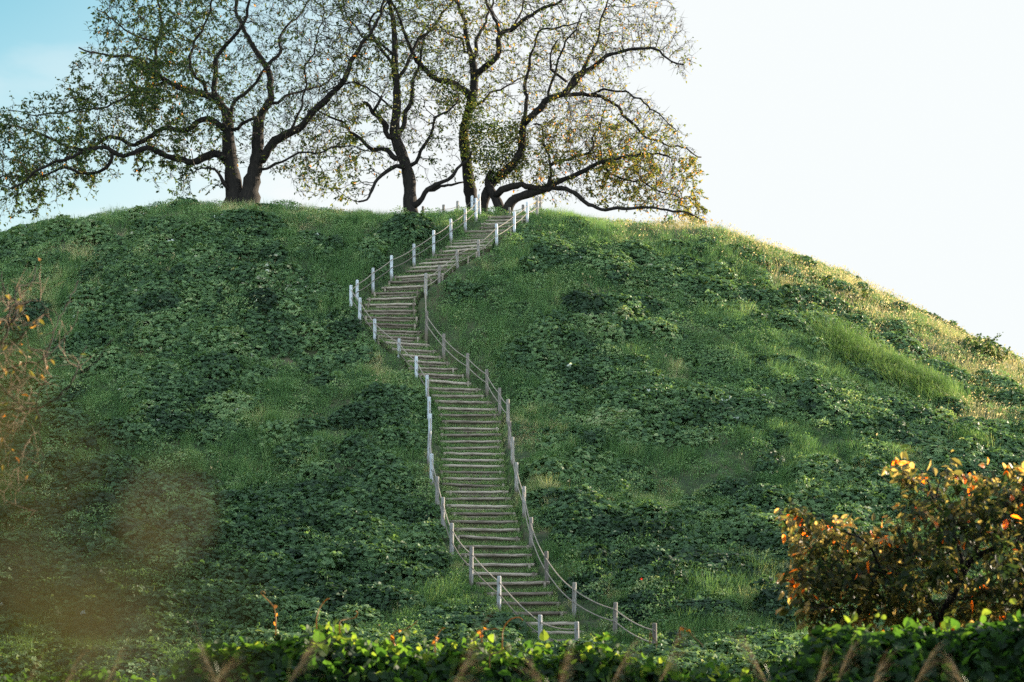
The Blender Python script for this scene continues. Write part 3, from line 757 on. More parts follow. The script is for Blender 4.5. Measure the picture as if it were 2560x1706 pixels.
#TREES
# ------------------------------------------------------------------ trees
def inside(poly, u, v):
    poly = np.asarray(poly, float); r = np.zeros(len(u), bool)
    for (x0, y0), (x1, y1) in zip(poly, np.roll(poly, -1, 0)):
        c = (y0 > v) != (y1 > v)
        r ^= c & (u < (x1 - x0) * (v - y0) / (y1 - y0 + 1e-9) + x0)
    return r
def edge_dist(poly, u, v):
    poly = np.asarray(poly, float); d = np.full(len(u), 1e9)
    for a, b in zip(poly, np.roll(poly, -1, 0)):
        ab = b - a; t = np.clip(((u - a[0]) * ab[0] + (v - a[1]) * ab[1]) / (ab @ ab + 1e-9), 0, 1)
        d = np.minimum(d, np.hypot(u - a[0] - t * ab[0], v - a[1] - t * ab[1]))
    return d
def cloud(poly, N, D, depth, rg, power=1.0):
    """points filling a crown whose outline is known: fat in the middle, thin at the rim"""
    poly = np.asarray(poly, float); lo, hi = poly.min(0), poly.max(0)
    u = rg.uniform(lo[0], hi[0], N * 4); v = rg.uniform(lo[1], hi[1], N * 4)
    k = inside(poly, u, v); u, v = u[k], v[k]
    e = edge_dist(poly, u, v) * D / F
    hd = np.minimum(depth, .35 + 1.25 * e)
    keep = rg.random(len(u)) < (hd / depth) ** .55
    u, v, hd = u[keep][:N], v[keep][:N], hd[keep][:N]
    return at(u, v, D + rg.uniform(-1, 1, len(u)) * hd)
class Tree:
    def __init__(s, D, seed, step):
        s.D, s.rg, s.step = D, np.random.default_rng(seed), step
        s.P, s.par, s.rad, s.limbs = [], [], [], []
    def limb(s, pts, r0, r1, dz0=0.0, dz1=0.0, wig=.10, power=.8):
        """a limb traced from the photo: pixel course, radii and depth course"""
        pts = np.asarray(pts, float); n = len(pts)
        d = s.D + dz0 + (dz1 - dz0) * np.linspace(0, 1, n) ** 1.2
        X = spline(at(pts[:, 0], pts[:, 1], d), s.step)
        t = np.linspace(0, 1, len(X))
        if s.limbs and wig:
            q = s.rg.normal(0, wig, (len(X), 3)); q[1:-1] = (q[:-2] + q[1:-1] + q[2:]) / 3
            X = X + q * np.minimum(1, t * 6)[:, None] * (s.step / .25)
        rad = (r0 + (r1 - r0) * t ** power) * (.93 if r0 > .5 else .78)
        if r0 > .5: rad = rad * (1 + .28 * np.exp(-np.maximum(np.arange(len(X)) * s.step - .5, 0) / .45))   # flared foot
        base = -1
        if s.P:
            A = np.array(s.P); k = int(np.argmin(((A - X[0]) ** 2).sum(1)))
            base = k; X[0] = A[k] * .8 + X[0] * .2
        for i, (x, r) in enumerate(zip(X, rad)):
            s.P.append(x); s.rad.append(r); s.par.append(base if i == 0 else len(s.P) - 2)
        s.limbs.append((X, rad))
        return s
    def grow(s, A, di, dk, iters=70, up=.05, out=.0):
        rg = s.rg; P = list(s.P); par = list(s.par); n0 = len(P)
        C = np.array(P).mean(0)
        A = np.asarray(A); alive = np.ones(len(A), bool)
        best = np.full(len(A), 1e9); bi = np.zeros(len(A), int)
        def upd(new, off):
            for c in range(0, len(new), 400):
                q = new[c:c + 400]
                d = ((A[:, None] - q[None]) ** 2).sum(-1); j = d.argmin(1); dd = d[np.arange(len(A)), j]
                b = dd < best
                best[b] = dd[b]; bi[b] = j[b] + off + c
        upd(np.array(P), 0)
        alive &= best > dk * dk
        cnt = {}
        for it in range(iters):
            act = alive & (best < di * di)
            if not act.any(): break
            ids, inv = np.unique(bi[act], return_inverse=True)
            Pn = np.array(P)[ids]
            dirs = nrm(A[act] - np.array(P)[bi[act]])
            sm_ = np.zeros((len(ids), 3)); np.add.at(sm_, inv, dirs)
            g_ = nrm(nrm(sm_) + rg.normal(0, .22, sm_.shape) + np.array([0, 0, up]))
            new, keep = [], []
            for k, i in enumerate(ids):
                c = cnt.get(i, 0)
                if c >= 3:
                    alive[act & (bi == i)] = False; continue
                cnt[i] = c + 1
                new.append(Pn[k] + g_[k] * s.step); keep.append(i)
            if not new: continue
            off = len(P); new = np.array(new)
            P.extend(new); par.extend(keep)
            upd(new, off)
            alive &= best > dk * dk
        s.GP = np.array(P); s.Gpar = np.array(par); s.n0 = n0
        return s
    def radii(s, r0, ex):
        n = len(s.GP); leafc = np.zeros(n); ch = np.zeros(n, int)
        for i in range(n - 1, -1, -1):
            p_ = s.Gpar[i]
            if ch[i] == 0: leafc[i] += 1
            if p_ >= 0: leafc[p_] += leafc[i]; ch[p_] += 1
        rad = r0 * leafc ** ex
        rad[:s.n0] = np.array(s.rad)
        for i in range(s.n0, n):
            rad[i] = min(rad[i], rad[s.Gpar[i]] * .88)
        s.GR, s.cnt, s.ch = np.maximum(rad, r0 * .8), leafc, ch
        return s
    def branch_mesh(s, mb, sides=4):
        n = len(s.GP); main = np.full(n, -1); bestc = np.zeros(n)
        for i in range(s.n0, n):
            p_ = s.Gpar[i]
            if p_ >= s.n0 and s.cnt[i] > bestc[p_]: bestc[p_] = s.cnt[i]; main[p_] = i
        starts = [i for i in range(s.n0, n) if s.Gpar[i] < s.n0 or main[s.Gpar[i]] != i]
        for i in starts:
            c = [s.Gpar[i], i]
            while main[c[-1]] >= 0: c.append(main[c[-1]])
            r = s.GR[c].copy(); r[0] = r[1]
            r[-1] *= .6
            tube(mb, s.GP[c], r, 5 if r[0] > .05 else sides - 1, cap=False)
    def trunk_mesh(s, mb, rough=.07, sides=12):
        for k, (X, rad) in enumerate(s.limbs):
            X, rad = X.copy(), rad * (1 + s.rg.normal(0, rough, len(rad)))
            tube(mb, X, rad, sides if rad[0] > .12 else 7, cap=True)
    def twigs(s, per, ln, droop, r=.006, maxcnt=5):
        """thin last shoots; returns base, direction, length"""
        ids = np.nonzero(s.cnt[s.n0:] <= maxcnt)[0] + s.n0
        i = np.repeat(ids, per)
        par = s.Gpar[i]
        d = nrm(s.GP[i] - s.GP[par])
        dr = nrm(d * .7 + s.rg.normal(0, .55, d.shape) + np.array([0, 0, droop]))
        b = s.GP[par] + (s.GP[i] - s.GP[par]) * s.rg.random(len(i))[:, None]
        L = ln * s.rg.uniform(.5, 1.3, len(i))
        return b, dr, L
def twig_mesh(mb, b, d, L, r, rg):
    th = np.arange(3) * 2.094
    tv = [[math.cos(a), math.sin(a), 0] for a in th] + [[0.5 * math.cos(a), 0.5 * math.sin(a), .55] for a in th] + [[0, 0, 1]]
    tv = np.array(tv)
    tf = [[[0, 1, 4, 3], [1, 2, 5, 4], [2, 0, 3, 5]], [[3, 4, 6], [4, 5, 6], [5, 3, 6]]]
    fr = frames(d, rg.normal(0, 1, d.shape))
    scatter(mb, tv, tf, b, fr, np.stack([0 * L + r, 0 * L + r, L], -1), .5)
def leaves_on(mb, b, d, L, N, size, droop, rg, tmpl, tmean, tsd, wgt=None, spread=.06, tfun=None):
    p_ = None if wgt is None else wgt / wgt.sum()
    i = rg.choice(len(b), N, p=p_)
    t = rg.uniform(.15, 1.05, N)
    pos = b[i] + d[i] * (L[i] * t)[:, None] + rg.normal(0, spread * .3, (N, 3))
    hd = nrm(d[i] * .6 + rg.normal(0, .6, (N, 3)) + np.array([0, 0, droop]))
    nv_ = nrm(rg.normal(0, .7, (N, 3)) + np.array([0, 0, .6]))
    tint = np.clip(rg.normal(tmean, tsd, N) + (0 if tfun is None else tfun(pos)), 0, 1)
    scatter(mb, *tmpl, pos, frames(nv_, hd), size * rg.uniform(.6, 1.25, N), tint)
def c1(a): return [(x * .3827, y * .3827) for x, y in a]
def c2(a): return [(800 + x * .425, y * .425) for x, y in a]
def finish(tree, name, label, group, r0, ex, twl, tper, tr, leafm, nleaf, lsize, tmean, tsd, ldroop=-.5, wfun=None, tmpl=LEAFP, base=None, barkm='bark', twigm='twig', droop=-.15, extra=None, tfun=None):
    tree.radii(r0, ex)
    X0 = tree.limbs[0][0][0]
    e = empty(name, tuple(X0 if base is None else base))
    tag(e, label, 'tree', group)
    m = MB(); tree.trunk_mesh(m); m.build('trunk', M[barkm], e, smooth=True)
    b, d, L = tree.twigs(tper, twl, droop)
    m = MB(); tree.branch_mesh(m); twig_mesh(m, b, d, L, tr, tree.rg); m.build('branches', M[twigm], e, smooth=True)
    wg = None
    if wfun is not None:
        u, v = proj(b); wg = (wfun(u, v) + 1e-4) * np.clip(vnoise(u / 26, v / 26 + b[:, 1] * 2) * 2.6 - .75, .06, 2)
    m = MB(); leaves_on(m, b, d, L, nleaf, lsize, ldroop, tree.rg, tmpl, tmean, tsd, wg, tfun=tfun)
    if extra is not None: extra(m, tree)
    m.build('foliage', M[leafm], e)
    return e
def root(tree, u, v, w0, ws):
    """extra buttress stub that carries the trunk down into the soil"""
    pass

G = 'old trees on the summit'
# big twin-stemmed tree on the left
T = Tree(83.5, 21, .25)
px = .3827 * 83.5 / F
T.limb(c1([(1545,1420),(1535,1340),(1525,1200),(1505,1050),(1490,900),(1488,800),(1478,725)]), 92*px, 36*px, 0, .3, wig=0, power=.45)
T.limb(c1([(1618,1420),(1625,1340),(1640,1210),(1672,1080),(1682,960),(1686,850),(1692,765)]), 74*px, 34*px, -.1, -.3, wig=0)
T.limb(c1([(1690,1060),(1735,1005),(1800,930),(1900,862),(1990,800),(2070,700),(2130,630),(2220,570),(2270,470),(2320,360),(2400,250),(2480,130),(2520,-40)]), 44*px, 10*px, -.2, -2.5)
T.limb(c1([(1692,790),(1720,730),(1768,640),(1770,580),(1750,480),(1710,395),(1650,290),(1590,190),(1560,100),(1545,30),(1580,-80),(1560,-260)]), 36*px, 8*px, -.3, .8)
T.limb(c1([(1478,740),(1430,665),(1300,610),(1200,580),(1060,510),(980,440),(900,390),(800,370),(650,362),(520,330)]), 36*px, 7*px, .3, 2.0)
T.limb(c1([(1440,670),(1390,590),(1400,470),(1412,390),(1470,290),(1560,200),(1620,90),(1640,-60),(1700,-200)]), 28*px, 7*px, .3, -2.0)
T.limb(c1([(1030,490),(1010,380),(1022,290),(1060,180),(1050,80),(1030,0),(1000,-150)]), 20*px, 6*px, 1.2, 2.4)
T.limb(c1([(1360,570),(1255,470),(1235,400),(1262,270),(1310,200),(1360,100),(1385,0),(1370,-200)]), 18*px, 5*px, .5, -.6)
T.limb(c1([(1490,1040),(1400,1005),(1350,1030),(1250,1060),(1120,1040),(1020,990),(940,962),(850,1008),(770,1010),(690,955),(600,990),(500,1020),(380,1060),(200,1150),(60,1230)]), 36*px, 7*px, .1, -2.5)
T.limb(c1([(745,1010),(690,1090),(610,1128),(480,1112),(330,1120),(200,1150),(60,1160),(-200,1180)]), 17*px, 6*px, -1.3, .8)
T.limb(c1([(1460,840),(1380,782),(1300,795),(1210,862),(1080,840),(980,890),(850,950),(760,910),(700,890),(560,985),(430,962),(330,900),(200,860),(40,820),(-200,800)]), 28*px, 6*px, .2, 2.6)
T.limb(c1([(1485,1250),(1440,1170),(1400,1110),(1340,1090),(1270,1130)]), 20*px, 5*px, -.3, -1.2)
T.limb(c1([(1720,1120),(1800,1075),(1900,1020),(2050,992),(2250,967),(2400,975),(2520,1000)]), 13*px, 4*px, -.2, -2.6)
T.limb(c1([(1510,770),(1530,690),(1560,640),(1640,570),(1700,480),(1740,430)]), 22*px, 10*px, .2, -.4)
T.limb(c1([(1530,860),(1600,800),(1650,770),(1690,770)]), 16*px, 14*px, .1, -.2)
T.limb(c1([(1790,690),(1900,615),(2000,590),(2120,540),(2250,430)]), 15*px, 5*px, -.3, 2.6)
T.limb(c1([(1740,430),(1830,340),(1850,200),(1980,80),(2060,-80)]), 16*px, 5*px, .1, 2.6)
T.limb(c1([(1900,860),(1990,640),(2010,420),(2090,200),(2120,0)]), 12*px, 4*px, -.8, 1.0)
T.limb(c1([(1100,530),(900,600),(700,700),(480,720),(250,740),(60,720)]), 14*px, 4*px, 1.0, 4.0)
T.limb(c1([(1060,300),(900,230),(760,140),(640,60)]), 12*px, 4*px, 1.5, -1.5)
POLY1 = [(-190,300),(-60,262),(0,258),(65,228),(140,222),(165,160),(215,100),(232,0),(260,-120),(420,-230),(700,-260),(900,-200),(975,-50),(965,120),(920,260),(880,400),(800,490),(740,495),(690,440),(640,420),(560,430),(500,490),(455,510),(410,480),(340,435),(290,450),(250,500),(190,490),(150,520),(60,545),(-20,555),(-190,540)]
A = cloud(POLY1, 7600, 83.5, 4.6, T.rg)
T.grow(A, 2.2, .34, 70)
finish(T, 'tree', 'large twin-stemmed tree with a wide dark olive crown, left on the summit', G, .0105, .42, .5, 2, .0095, 'leafL', 36000, .168, .42, .22,
       wfun=lambda u, v: .28 + 1.0 * (u < 560) + .7 * (u < 420) * (v > 150) + .5 * (v > 400) + .6 * np.exp(-((u - 380) ** 2 + (v - 260) ** 2) / 120 ** 2))
# slender tree in the middle
T = Tree(83.0, 22, .25)
px = .425 * 83 / F
T.limb(c2([(540,1290),(530,1210),(525,1060),(490,930),(450,830),(440,740),(452,640),(450,500),(440,400),(440,250),(430,130),(412,30),(400,-60),(420,-220)]), 62*px, 10*px, 0, .5, wig=.02, power=.7)
T.limb(c2([(430,800),(400,790),(345,700),(305,635),(258,595)]), 24*px, 12*px, 0, -.8)
T.limb(c2([(318,640),(345,600),(356,568)]), 15*px, 9*px, -.6, -.8)
T.limb(c2([(400,780),(372,740),(350,660)]), 14*px, 8*px, 0, .5)
T.limb(c2([(470,945),(420,920),(375,885),(270,850),(200,790),(130,730),(60,680),(-20,640)]), 22*px, 6*px, 0, 2.4)
T.limb(c2([(500,980),(440,990),(340,1040),(300,1110),(272,1165),(238,1195)]), 20*px, 7*px, -.2, -1.8)
T.limb(c2([(465,790),(490,740),(500,680),(530,600),(545,480),(570,400),(600,280),(640,150)]), 22*px, 6*px, .2, 1.6)
T.limb(c2([(550,980),(590,920),(620,870),(660,770),(700,680),(770,640),(840,560)]), 17*px, 5*px, 0, -1.5)
T.limb(c2([(560,1215),(600,1165),(650,1110),(740,1060),(820,985),(900,920)]), 24*px, 8*px, -.2, -1.4)
T.limb(c2([(640,1130),(700,1110),(760,1090),(850,1078)]), 15*px, 7*px, -.5, .8)
T.limb(c2([(445,420),(380,330),(300,200),(290,110),(360,60),(410,20)]), 15*px, 6*px, .2, -1.5)
T.limb(c2([(445,480),(520,380),(560,260),(640,180),(760,40),(830,-80)]), 17*px, 6*px, .2, 1.6)
T.limb(c2([(440,330),(330,250),(230,180),(150,60),(120,-60)]), 13*px, 4*px, .2, 1.8)
T.limb(c2([(450,660),(340,560),(200,480),(90,520),(0,540)]), 10*px, 4*px, .2, -1.8)
POLY2 = [(740,120),(800,-150),(1000,-230),(1150,-150),(1180,50),(1160,250),(1140,400),(1080,470),(1010,450),(960,440),(900,440),(880,500),(800,505),(735,490),(710,430),(760,300),(730,200)]
A = cloud(POLY2, 3600, 83.0, 3.8, T.rg)
T.grow(A, 2.0, .36, 60)
finish(T, 'tree', 'slender tree with one ivy-flecked upright trunk, between the left tree and the stair head', G, .0105, .42, .45, 2, .0095, 'leafM', 8500, .16, .35, .25,
       wfun=lambda u, v: .5 + .8 * (v > 330) * (u < 900))
# tall tree straight above the stairs
T = Tree(85.5, 23, .25)
px = .425 * 85.5 / F
T.limb(c2([(905,1330),(900,1230),(880,1100),(862,950),(845,800),(862,700),(900,560),(908,450),(900,370)]), 54*px, 32*px, 0, 0, wig=.02)
T.limb(c2([(900,400),(888,330),(868,220),(850,110),(800,20),(770,-60),(760,-240)]), 24*px, 7*px, 0, 1.5)
T.limb(c2([(910,450),(940,420),(970,385),(1040,330),(1062,220),(1120,170),(1200,110),(1300,60),(1420,0),(1560,-90)]), 28*px, 6*px, 0, -2)
T.limb(c2([(1062,240),(1045,170),(1022,100),(990,0),(1000,-160)]), 18*px, 6*px, -.6, .6)
T.limb(c2([(900,370),(915,300),(930,230),(970,120),(1012,20),(1060,-120)]), 18*px, 6*px, 0, 2)
T.limb(c2([(895,590),(850,535),(800,510),(750,470),(680,460),(610,400),(555,315),(510,220),(455,80),(400,-60)]), 30*px, 7*px, 0, -2.5)
T.limb(c2([(870,660),(1000,560),(1090,520),(1160,480),(1240,440)]), 12*px, 5*px, 0, 2.5)
T.limb(c2([(850,330),(840,250),(760,200),(660,160)]), 12*px, 4*px, .3, 1.5)
T.limb(c2([(1120,170),(1180,60),(1190,-60)]), 12*px, 4*px, -1, .5)
POLY3 = [(940,0),(980,-200),(1200,-270),(1450,-210),(1600,-60),(1580,30),(1480,110),(1360,220),(1300,300),(1240,330),(1150,300),(1060,250),(1020,160),(960,110)]
A = cloud(POLY3, 3900, 85.5, 4.0, T.rg)
T.grow(A, 2.2, .36, 60)
SPRAY = c2([(690,490),(800,520),(930,580),(960,680),(1100,720),(1180,720),(1200,850),(1240,900),(1200,1010),(1100,1080),(950,1060),(880,1060),(870,950),(830,850),(800,700),(720,600)])
def sprays(m, tree):
    rg = tree.rg
    cc = cloud(SPRAY, 340, 84.6, 1.0, rg)
    N = 5200
    i = rg.integers(0, len(cc), N)
    pos = cc[i] + rg.normal(0, .16, (N, 3))
    scatter(m, *LEAFP, pos, frames(nrm(rg.normal(0, .6, (N, 3)) + np.array([0, -.2, .7])), nrm(rg.normal(0, .7, (N, 3)) + np.array([0, 0, -.4]))), .16 * rg.uniform(.6, 1.2, N),
            np.clip(rg.normal(.3, .2, len(cc))[i] + rg.normal(0, .12, N), 0, .95))
finish(T, 'tree', 'tall dark tree straight above the stair head, its trunk wrapped in green leafy shoots', G, .0105, .42, .45, 2, .0095, 'leafM', 6000, .17, .45, .25, extra=sprays)
# spreading tree on the right
T = Tree(84.0, 24, .25)
px = .425 * 84 / F
T.limb(c2([(1070,1330),(1065,1250),(1040,1180),(1000,1110),(985,1060),(1010,1010)]), 52*px, 22*px, 0, .4, wig=.02)
T.limb(c2([(1095,1330),(1100,1250),(1140,1175),(1250,1135),(1335,1105),(1362,1060)]), 46*px, 26*px, -.1, -.6, wig=.02)
T.limb(c2([(960,1330),(965,1220),(985,1130),(1030,1060),(1100,1000),(1155,940),(1188,860),(1190,770),(1202,700)]), 44*px, 26*px, .6, .2, wig=.02)
T.limb(c2([(1040,1130),(1120,1098),(1200,1088),(1280,1108),(1345,1108),(1400,1070),(1480,1048),(1550,1010),(1650,960),(1800,920),(1950,900),(2080,930)]), 30*px, 6*px, -.2, -1.5)
T.limb(c2([(1362,1108),(1450,1112),(1530,1170),(1620,1220),(1750,1232),(1900,1222),(2100,1252),(2250,1290),(2290,1330)]), 20*px, 5*px, -.6, -3.0)
T.limb(c2([(1200,715),(1240,690),(1330,615),(1440,540),(1520,440),(1600,395),(1700,330),(1830,290),(1980,300),(2100,370),(2150,400)]), 32*px, 5*px, .2, -1.5)
T.limb(c2([(1440,545),(1490,450),(1545,380),(1600,300),(1640,200),(1660,80),(1720,-60)]), 18*px, 5*px, -.4, 1.2)
T.limb(c2([(1200,720),(1212,580),(1222,450),(1250,300),(1292,180),(1400,170),(1520,120)]), 18*px, 6*px, .2, 1.5)
T.limb(c2([(1400,560),(1460,562),(1560,550),(1680,580),(1800,680),(1900,790),(2020,850),(2150,880),(2260,940)]), 18*px, 5*px, -.2, 2.4)
T.limb(c2([(1350,1090),(1362,970),(1322,860),(1290,740),(1250,720)]), 14*px, 6*px, -.6, .6)
T.limb(c2([(1362,960),(1430,942),(1560,910),(1620,830),(1650,700),(1700,620)]), 13*px, 4*px, -.6, 1.6)
T.limb(c2([(1365,440),(1360,330),(1380,250)]), 12*px, 5*px, -.2, -1)
T.limb(c2([(1340,620),(1370,450),(1400,330),(1480,210),(1540,90)]), 13*px, 5*px, -.2, -1.8)
T.limb(c2([(1560,560),(1700,540),(1800,540),(1900,600),(2000,680),(2080,760)]), 11*px, 4*px, .2, -2)
T.limb(c2([(1650,960),(1760,1040),(1880,1060),(2000,1120),(2160,1180)]), 11*px, 4*px, -1, .6)
POLY4 = [(1240,440),(1290,260),(1330,130),(1450,40),(1580,-60),(1680,-20),(1715,50),(1735,110),(1742,165),(1715,200),(1660,165),(1600,160),(1560,190),(1570,215),(1620,230),(1660,265),(1710,325),(1745,390),(1765,405),(1740,440),(1755,490),(1772,540),(1760,575),(1690,560),(1640,525),(1560,520),(1480,490),(1400,520),(1330,500),(1280,470)]
A = cloud(POLY4, 7600, 84.0, 4.2, T.rg)
T.grow(A, 2.2, .30, 70)
finish(T, 'tree', 'wide low-forked tree with half-bare amber twigs, right of the stair head', G, .0105, .42, .45, 2, .0095, 'leafM', 14000, .15, .55, .25,
       wfun=lambda u, v: .35 + 1.2 * (v > 380) * (u > 1430) + .6 * (v > 300))
# backlit cherry in the right foreground
def cr(a): return [(1800 + x * .418, 1050 + y * .418) for x, y in a]
T = Tree(21.0, 25, .09)
px = .418 * 21 / F
T.limb(cr([(1290,1900),(1295,1600),(1300,1300),(1320,1180),(1400,1040),(1450,920),(1520,830),(1640,770),(1800,720),(1980,660)]), 48*px, 16*px, 0, -.4, wig=.02)
T.limb(cr([(1310,1250),(1240,1090),(1200,1050),(1120,1040),(1040,980),(980,920),(900,800),(820,700),(700,640),(560,600)]), 22*px, 5*px, 0, -.7)
T.limb(cr([(1300,1330),(1180,1200),(1060,1100),(950,1040),(860,1000),(800,960),(700,890),(560,800),(450,650),(390,570)]), 20*px, 5*px, 0, .5)
T.limb(cr([(1440,950),(1440,800),(1380,640),(1290,480),(1250,380),(1180,300),(1110,240)]), 18*px, 4*px, -.1, .5)
T.limb(cr([(1290,500),(1290,420),(1340,300)]), 9*px, 4*px, .2, .3)
T.limb(cr([(1530,820),(1560,640),(1560,480),(1620,360)]), 16*px, 5*px, -.1, .6)
T.limb(cr([(1640,770),(1740,600),(1800,420)]), 14*px, 5*px, -.2, -.6)
T.limb(cr([(1180,1200),(1000,1180),(820,1140),(640,1120),(480,1110)]), 10*px, 3*px, .1, -.8)
T.limb(cr([(1380,1080),(1520,1060),(1680,1100),(1850,1180)]), 14*px, 4*px, 0, .7)
T.limb(cr([(1040,980),(900,900),(700,960),(520,960),(400,950)]), 9*px, 3*px, -.4, -.9)
TRUNK5 = cr([(1290,1500),(1300,1300),(1320,1180),(1400,1040),(1450,920),(1520,830),(1640,770),(1800,720),(1640,768),(1520,828),(1450,918),(1400,1038),(1320,1178)])
POLY5 = cr([(325,545),(400,550),(480,600),(560,640),(650,590),(760,630),(980,650),(1020,540),(1100,470),(1080,380),(1035,320),(1040,270),(1080,225),(1150,245),(1220,310),(1290,290),(1330,225),(1380,260),(1410,300),(1500,320),(1600,270),(1817,290),(2150,250),(2250,900),(2050,1350),(1500,1330),(1000,1320),(850,1230),(800,1290),(560,1250),(400,1160),(420,1040),(330,930),(440,900),(400,830),(440,780),(350,640)])
A = cloud(POLY5, 2600, 21.0, 1.5, T.rg)
T.grow(A, 1.0, .15, 70, up=.1)
finish(T, 'cherry_tree', 'backlit tree with dark green and orange leaves at the right, in front of the hill', None, .0032, .45, .22, 3, .0028, 'leafR', 7000, .125, .40, .18, ldroop=-.9, wfun=lambda u, v: 1 - .93 * np.exp(-(np.min([edge_dist(TRUNK5, u, v)], 0) / 30) ** 2), tfun=lambda p: .46 * np.exp(-edge_dist(POLY5, *proj(p)) / 55) * (fbm(p[:, 0] * 1.0, p[:, 2] * 1.0, .6, 2) + .3) * (p[:, 2] > .2) + .95 * (np.random.default_rng(1).random(len(p)) < .015),  # tfun gilds the outer leaves: sunlight put into their colour
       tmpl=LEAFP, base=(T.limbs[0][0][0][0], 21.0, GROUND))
# sparse twiggy tree in the left foreground, reaching in from outside the view
def cl(a): return [(x * .4144, 550 + y * .4146) for x, y in a]
T = Tree(16.0, 26, .09)
px = .4144 * 16 / F
T.limb(cl([(-420,2700),(-400,2200),(-380,1700),(-330,1350),(-250,1150)]), 70*px, 34*px, 0, 0, wig=.01)
T.limb(cl([(-380,1700),(-200,1250),(0,1170),(150,1130),(280,1110),(400,1050),(480,930),(560,860),(640,770),(680,725)]), 14*px, 3*px, 0, -.5)
T.limb(cl([(-330,1350),(-100,960),(0,790),(50,640),(40,470),(20,330)]), 20*px, 4*px, 0, .3)
T.limb(cl([(20,760),(110,700),(220,620),(280,540),(310,490)]), 7*px, 3*px, .2, -.2)
T.limb(cl([(50,650),(100,470),(170,370),(240,270)]), 7*px, 3*px, .1, .6)
T.limb(cl([(0,920),(150,880),(260,860),(350,760),(430,660),(500,560)]), 8*px, 3*px, .1, .4)
T.limb(cl([(-100,960),(40,1050),(130,1120),(200,1110),(260,1040),(330,930)]), 8*px, 3*px, 0, -.6)
T.limb(cl([(260,860),(330,640),(400,500),(490,370)]), 6*px, 2.5*px, .2, .9)
T.limb(cl([(350,1080),(440,960),(470,860),(475,750)]), 5*px, 2.5*px, -.3, .2)
T.limb(cl([(180,1120),(230,1170),(250,1400),(200,1700)]), 5*px, 2.5*px, -.3, .3)
POLY6 = cl([(-300,350),(0,300),(60,300),(150,350),(240,255),(270,300),(200,420),(300,480),(320,540),(260,620),(400,640),(510,560),(500,640),(400,760),(400,850),(360,950),(380,1060),(260,1120),(150,1200),(100,1300),(220,1480),(100,1750),(-300,1900)])
A = cloud(POLY6, 520, 16.0, .9, T.rg)
T.grow(A, .9, .15, 50)
finish(T, 'bare_tree', 'nearly leafless tree with a few orange leaves, at the left in front of the hill', None, .003, .42, .24, 2, .0026, 'leafO', 130, .07, .34, .3, ldroop=-.9, barkm='twig', twigm='paletwig',
       base=(T.limbs[0][0][0][0], 16.0, GROUND))
# leafy shrub right beside the camera, far out of focus
T = Tree(.62, 27, .02)
T.limb([(-1900,9000),(-1500,6000),(-1100,4000),(-700,2700),(-300,1900),(0,1500),(150,1300)], .006, .0015, .15, 0, wig=.1)
T.limb([(-700,2700),(-500,2000),(-350,1500),(-200,1150)], .003, .001, .1, .0)
T.limb([(-500,2300),(-100,1900),(180,1700),(330,1500)], .003, .001, .05, -.03)
T.radii_done = True
T.GP = np.array(T.P); T.Gpar = np.array(T.par); T.n0 = len(T.P)
X0 = T.limbs[0][0][0]
e = empty('shrub', (X0[0], X0[1], GROUND))
tag(e, 'out-of-focus shrub with brown leaves close by at the lower left', 'shrub')
m = MB()
for X, rad in T.limbs: tube(m, X, rad, 6)
base0 = np.array([X0[0] - .05, X0[1] + .1, GROUND - .02])
tube(m, [base0, (base0 + X0) / 2 + [0, .02, 0], X0], [.009, .007, .006], 6)
m.build('stem', M['twig'], e, smooth=True)
rg = np.random.default_rng(8)
pts = np.concatenate([rg.normal((40, 1300), (120, 160), (15, 2)), rg.normal((280, 1370), (70, 130), (9, 2)), rg.normal((360, 1460), (60, 120), (5, 2)), rg.normal((0, 1540), (130, 90), (9, 2)), rg.normal((-10, 1340), (60, 140), (5, 2)), rg.normal((-120, 1120), (90, 140), (11, 2))])
pos = np.array([at(np.array(u), np.array(v), .34 + .15 * rg.random()) for u, v in pts])
m = MB()
N = len(pos)
scatter(m, *LEAF8, pos, frames(nrm(rg.normal(0, .5, (N, 3)) + np.array([.2, -.5, .5])), nrm(rg.normal(0, .4, (N, 3)) + np.array([.4, 0, -.6]))), rg.uniform(.009, .016, N), np.clip(rg.normal(.55, .16, N), 0, .9))
m.build('foliage', M['brownleaf'], e)

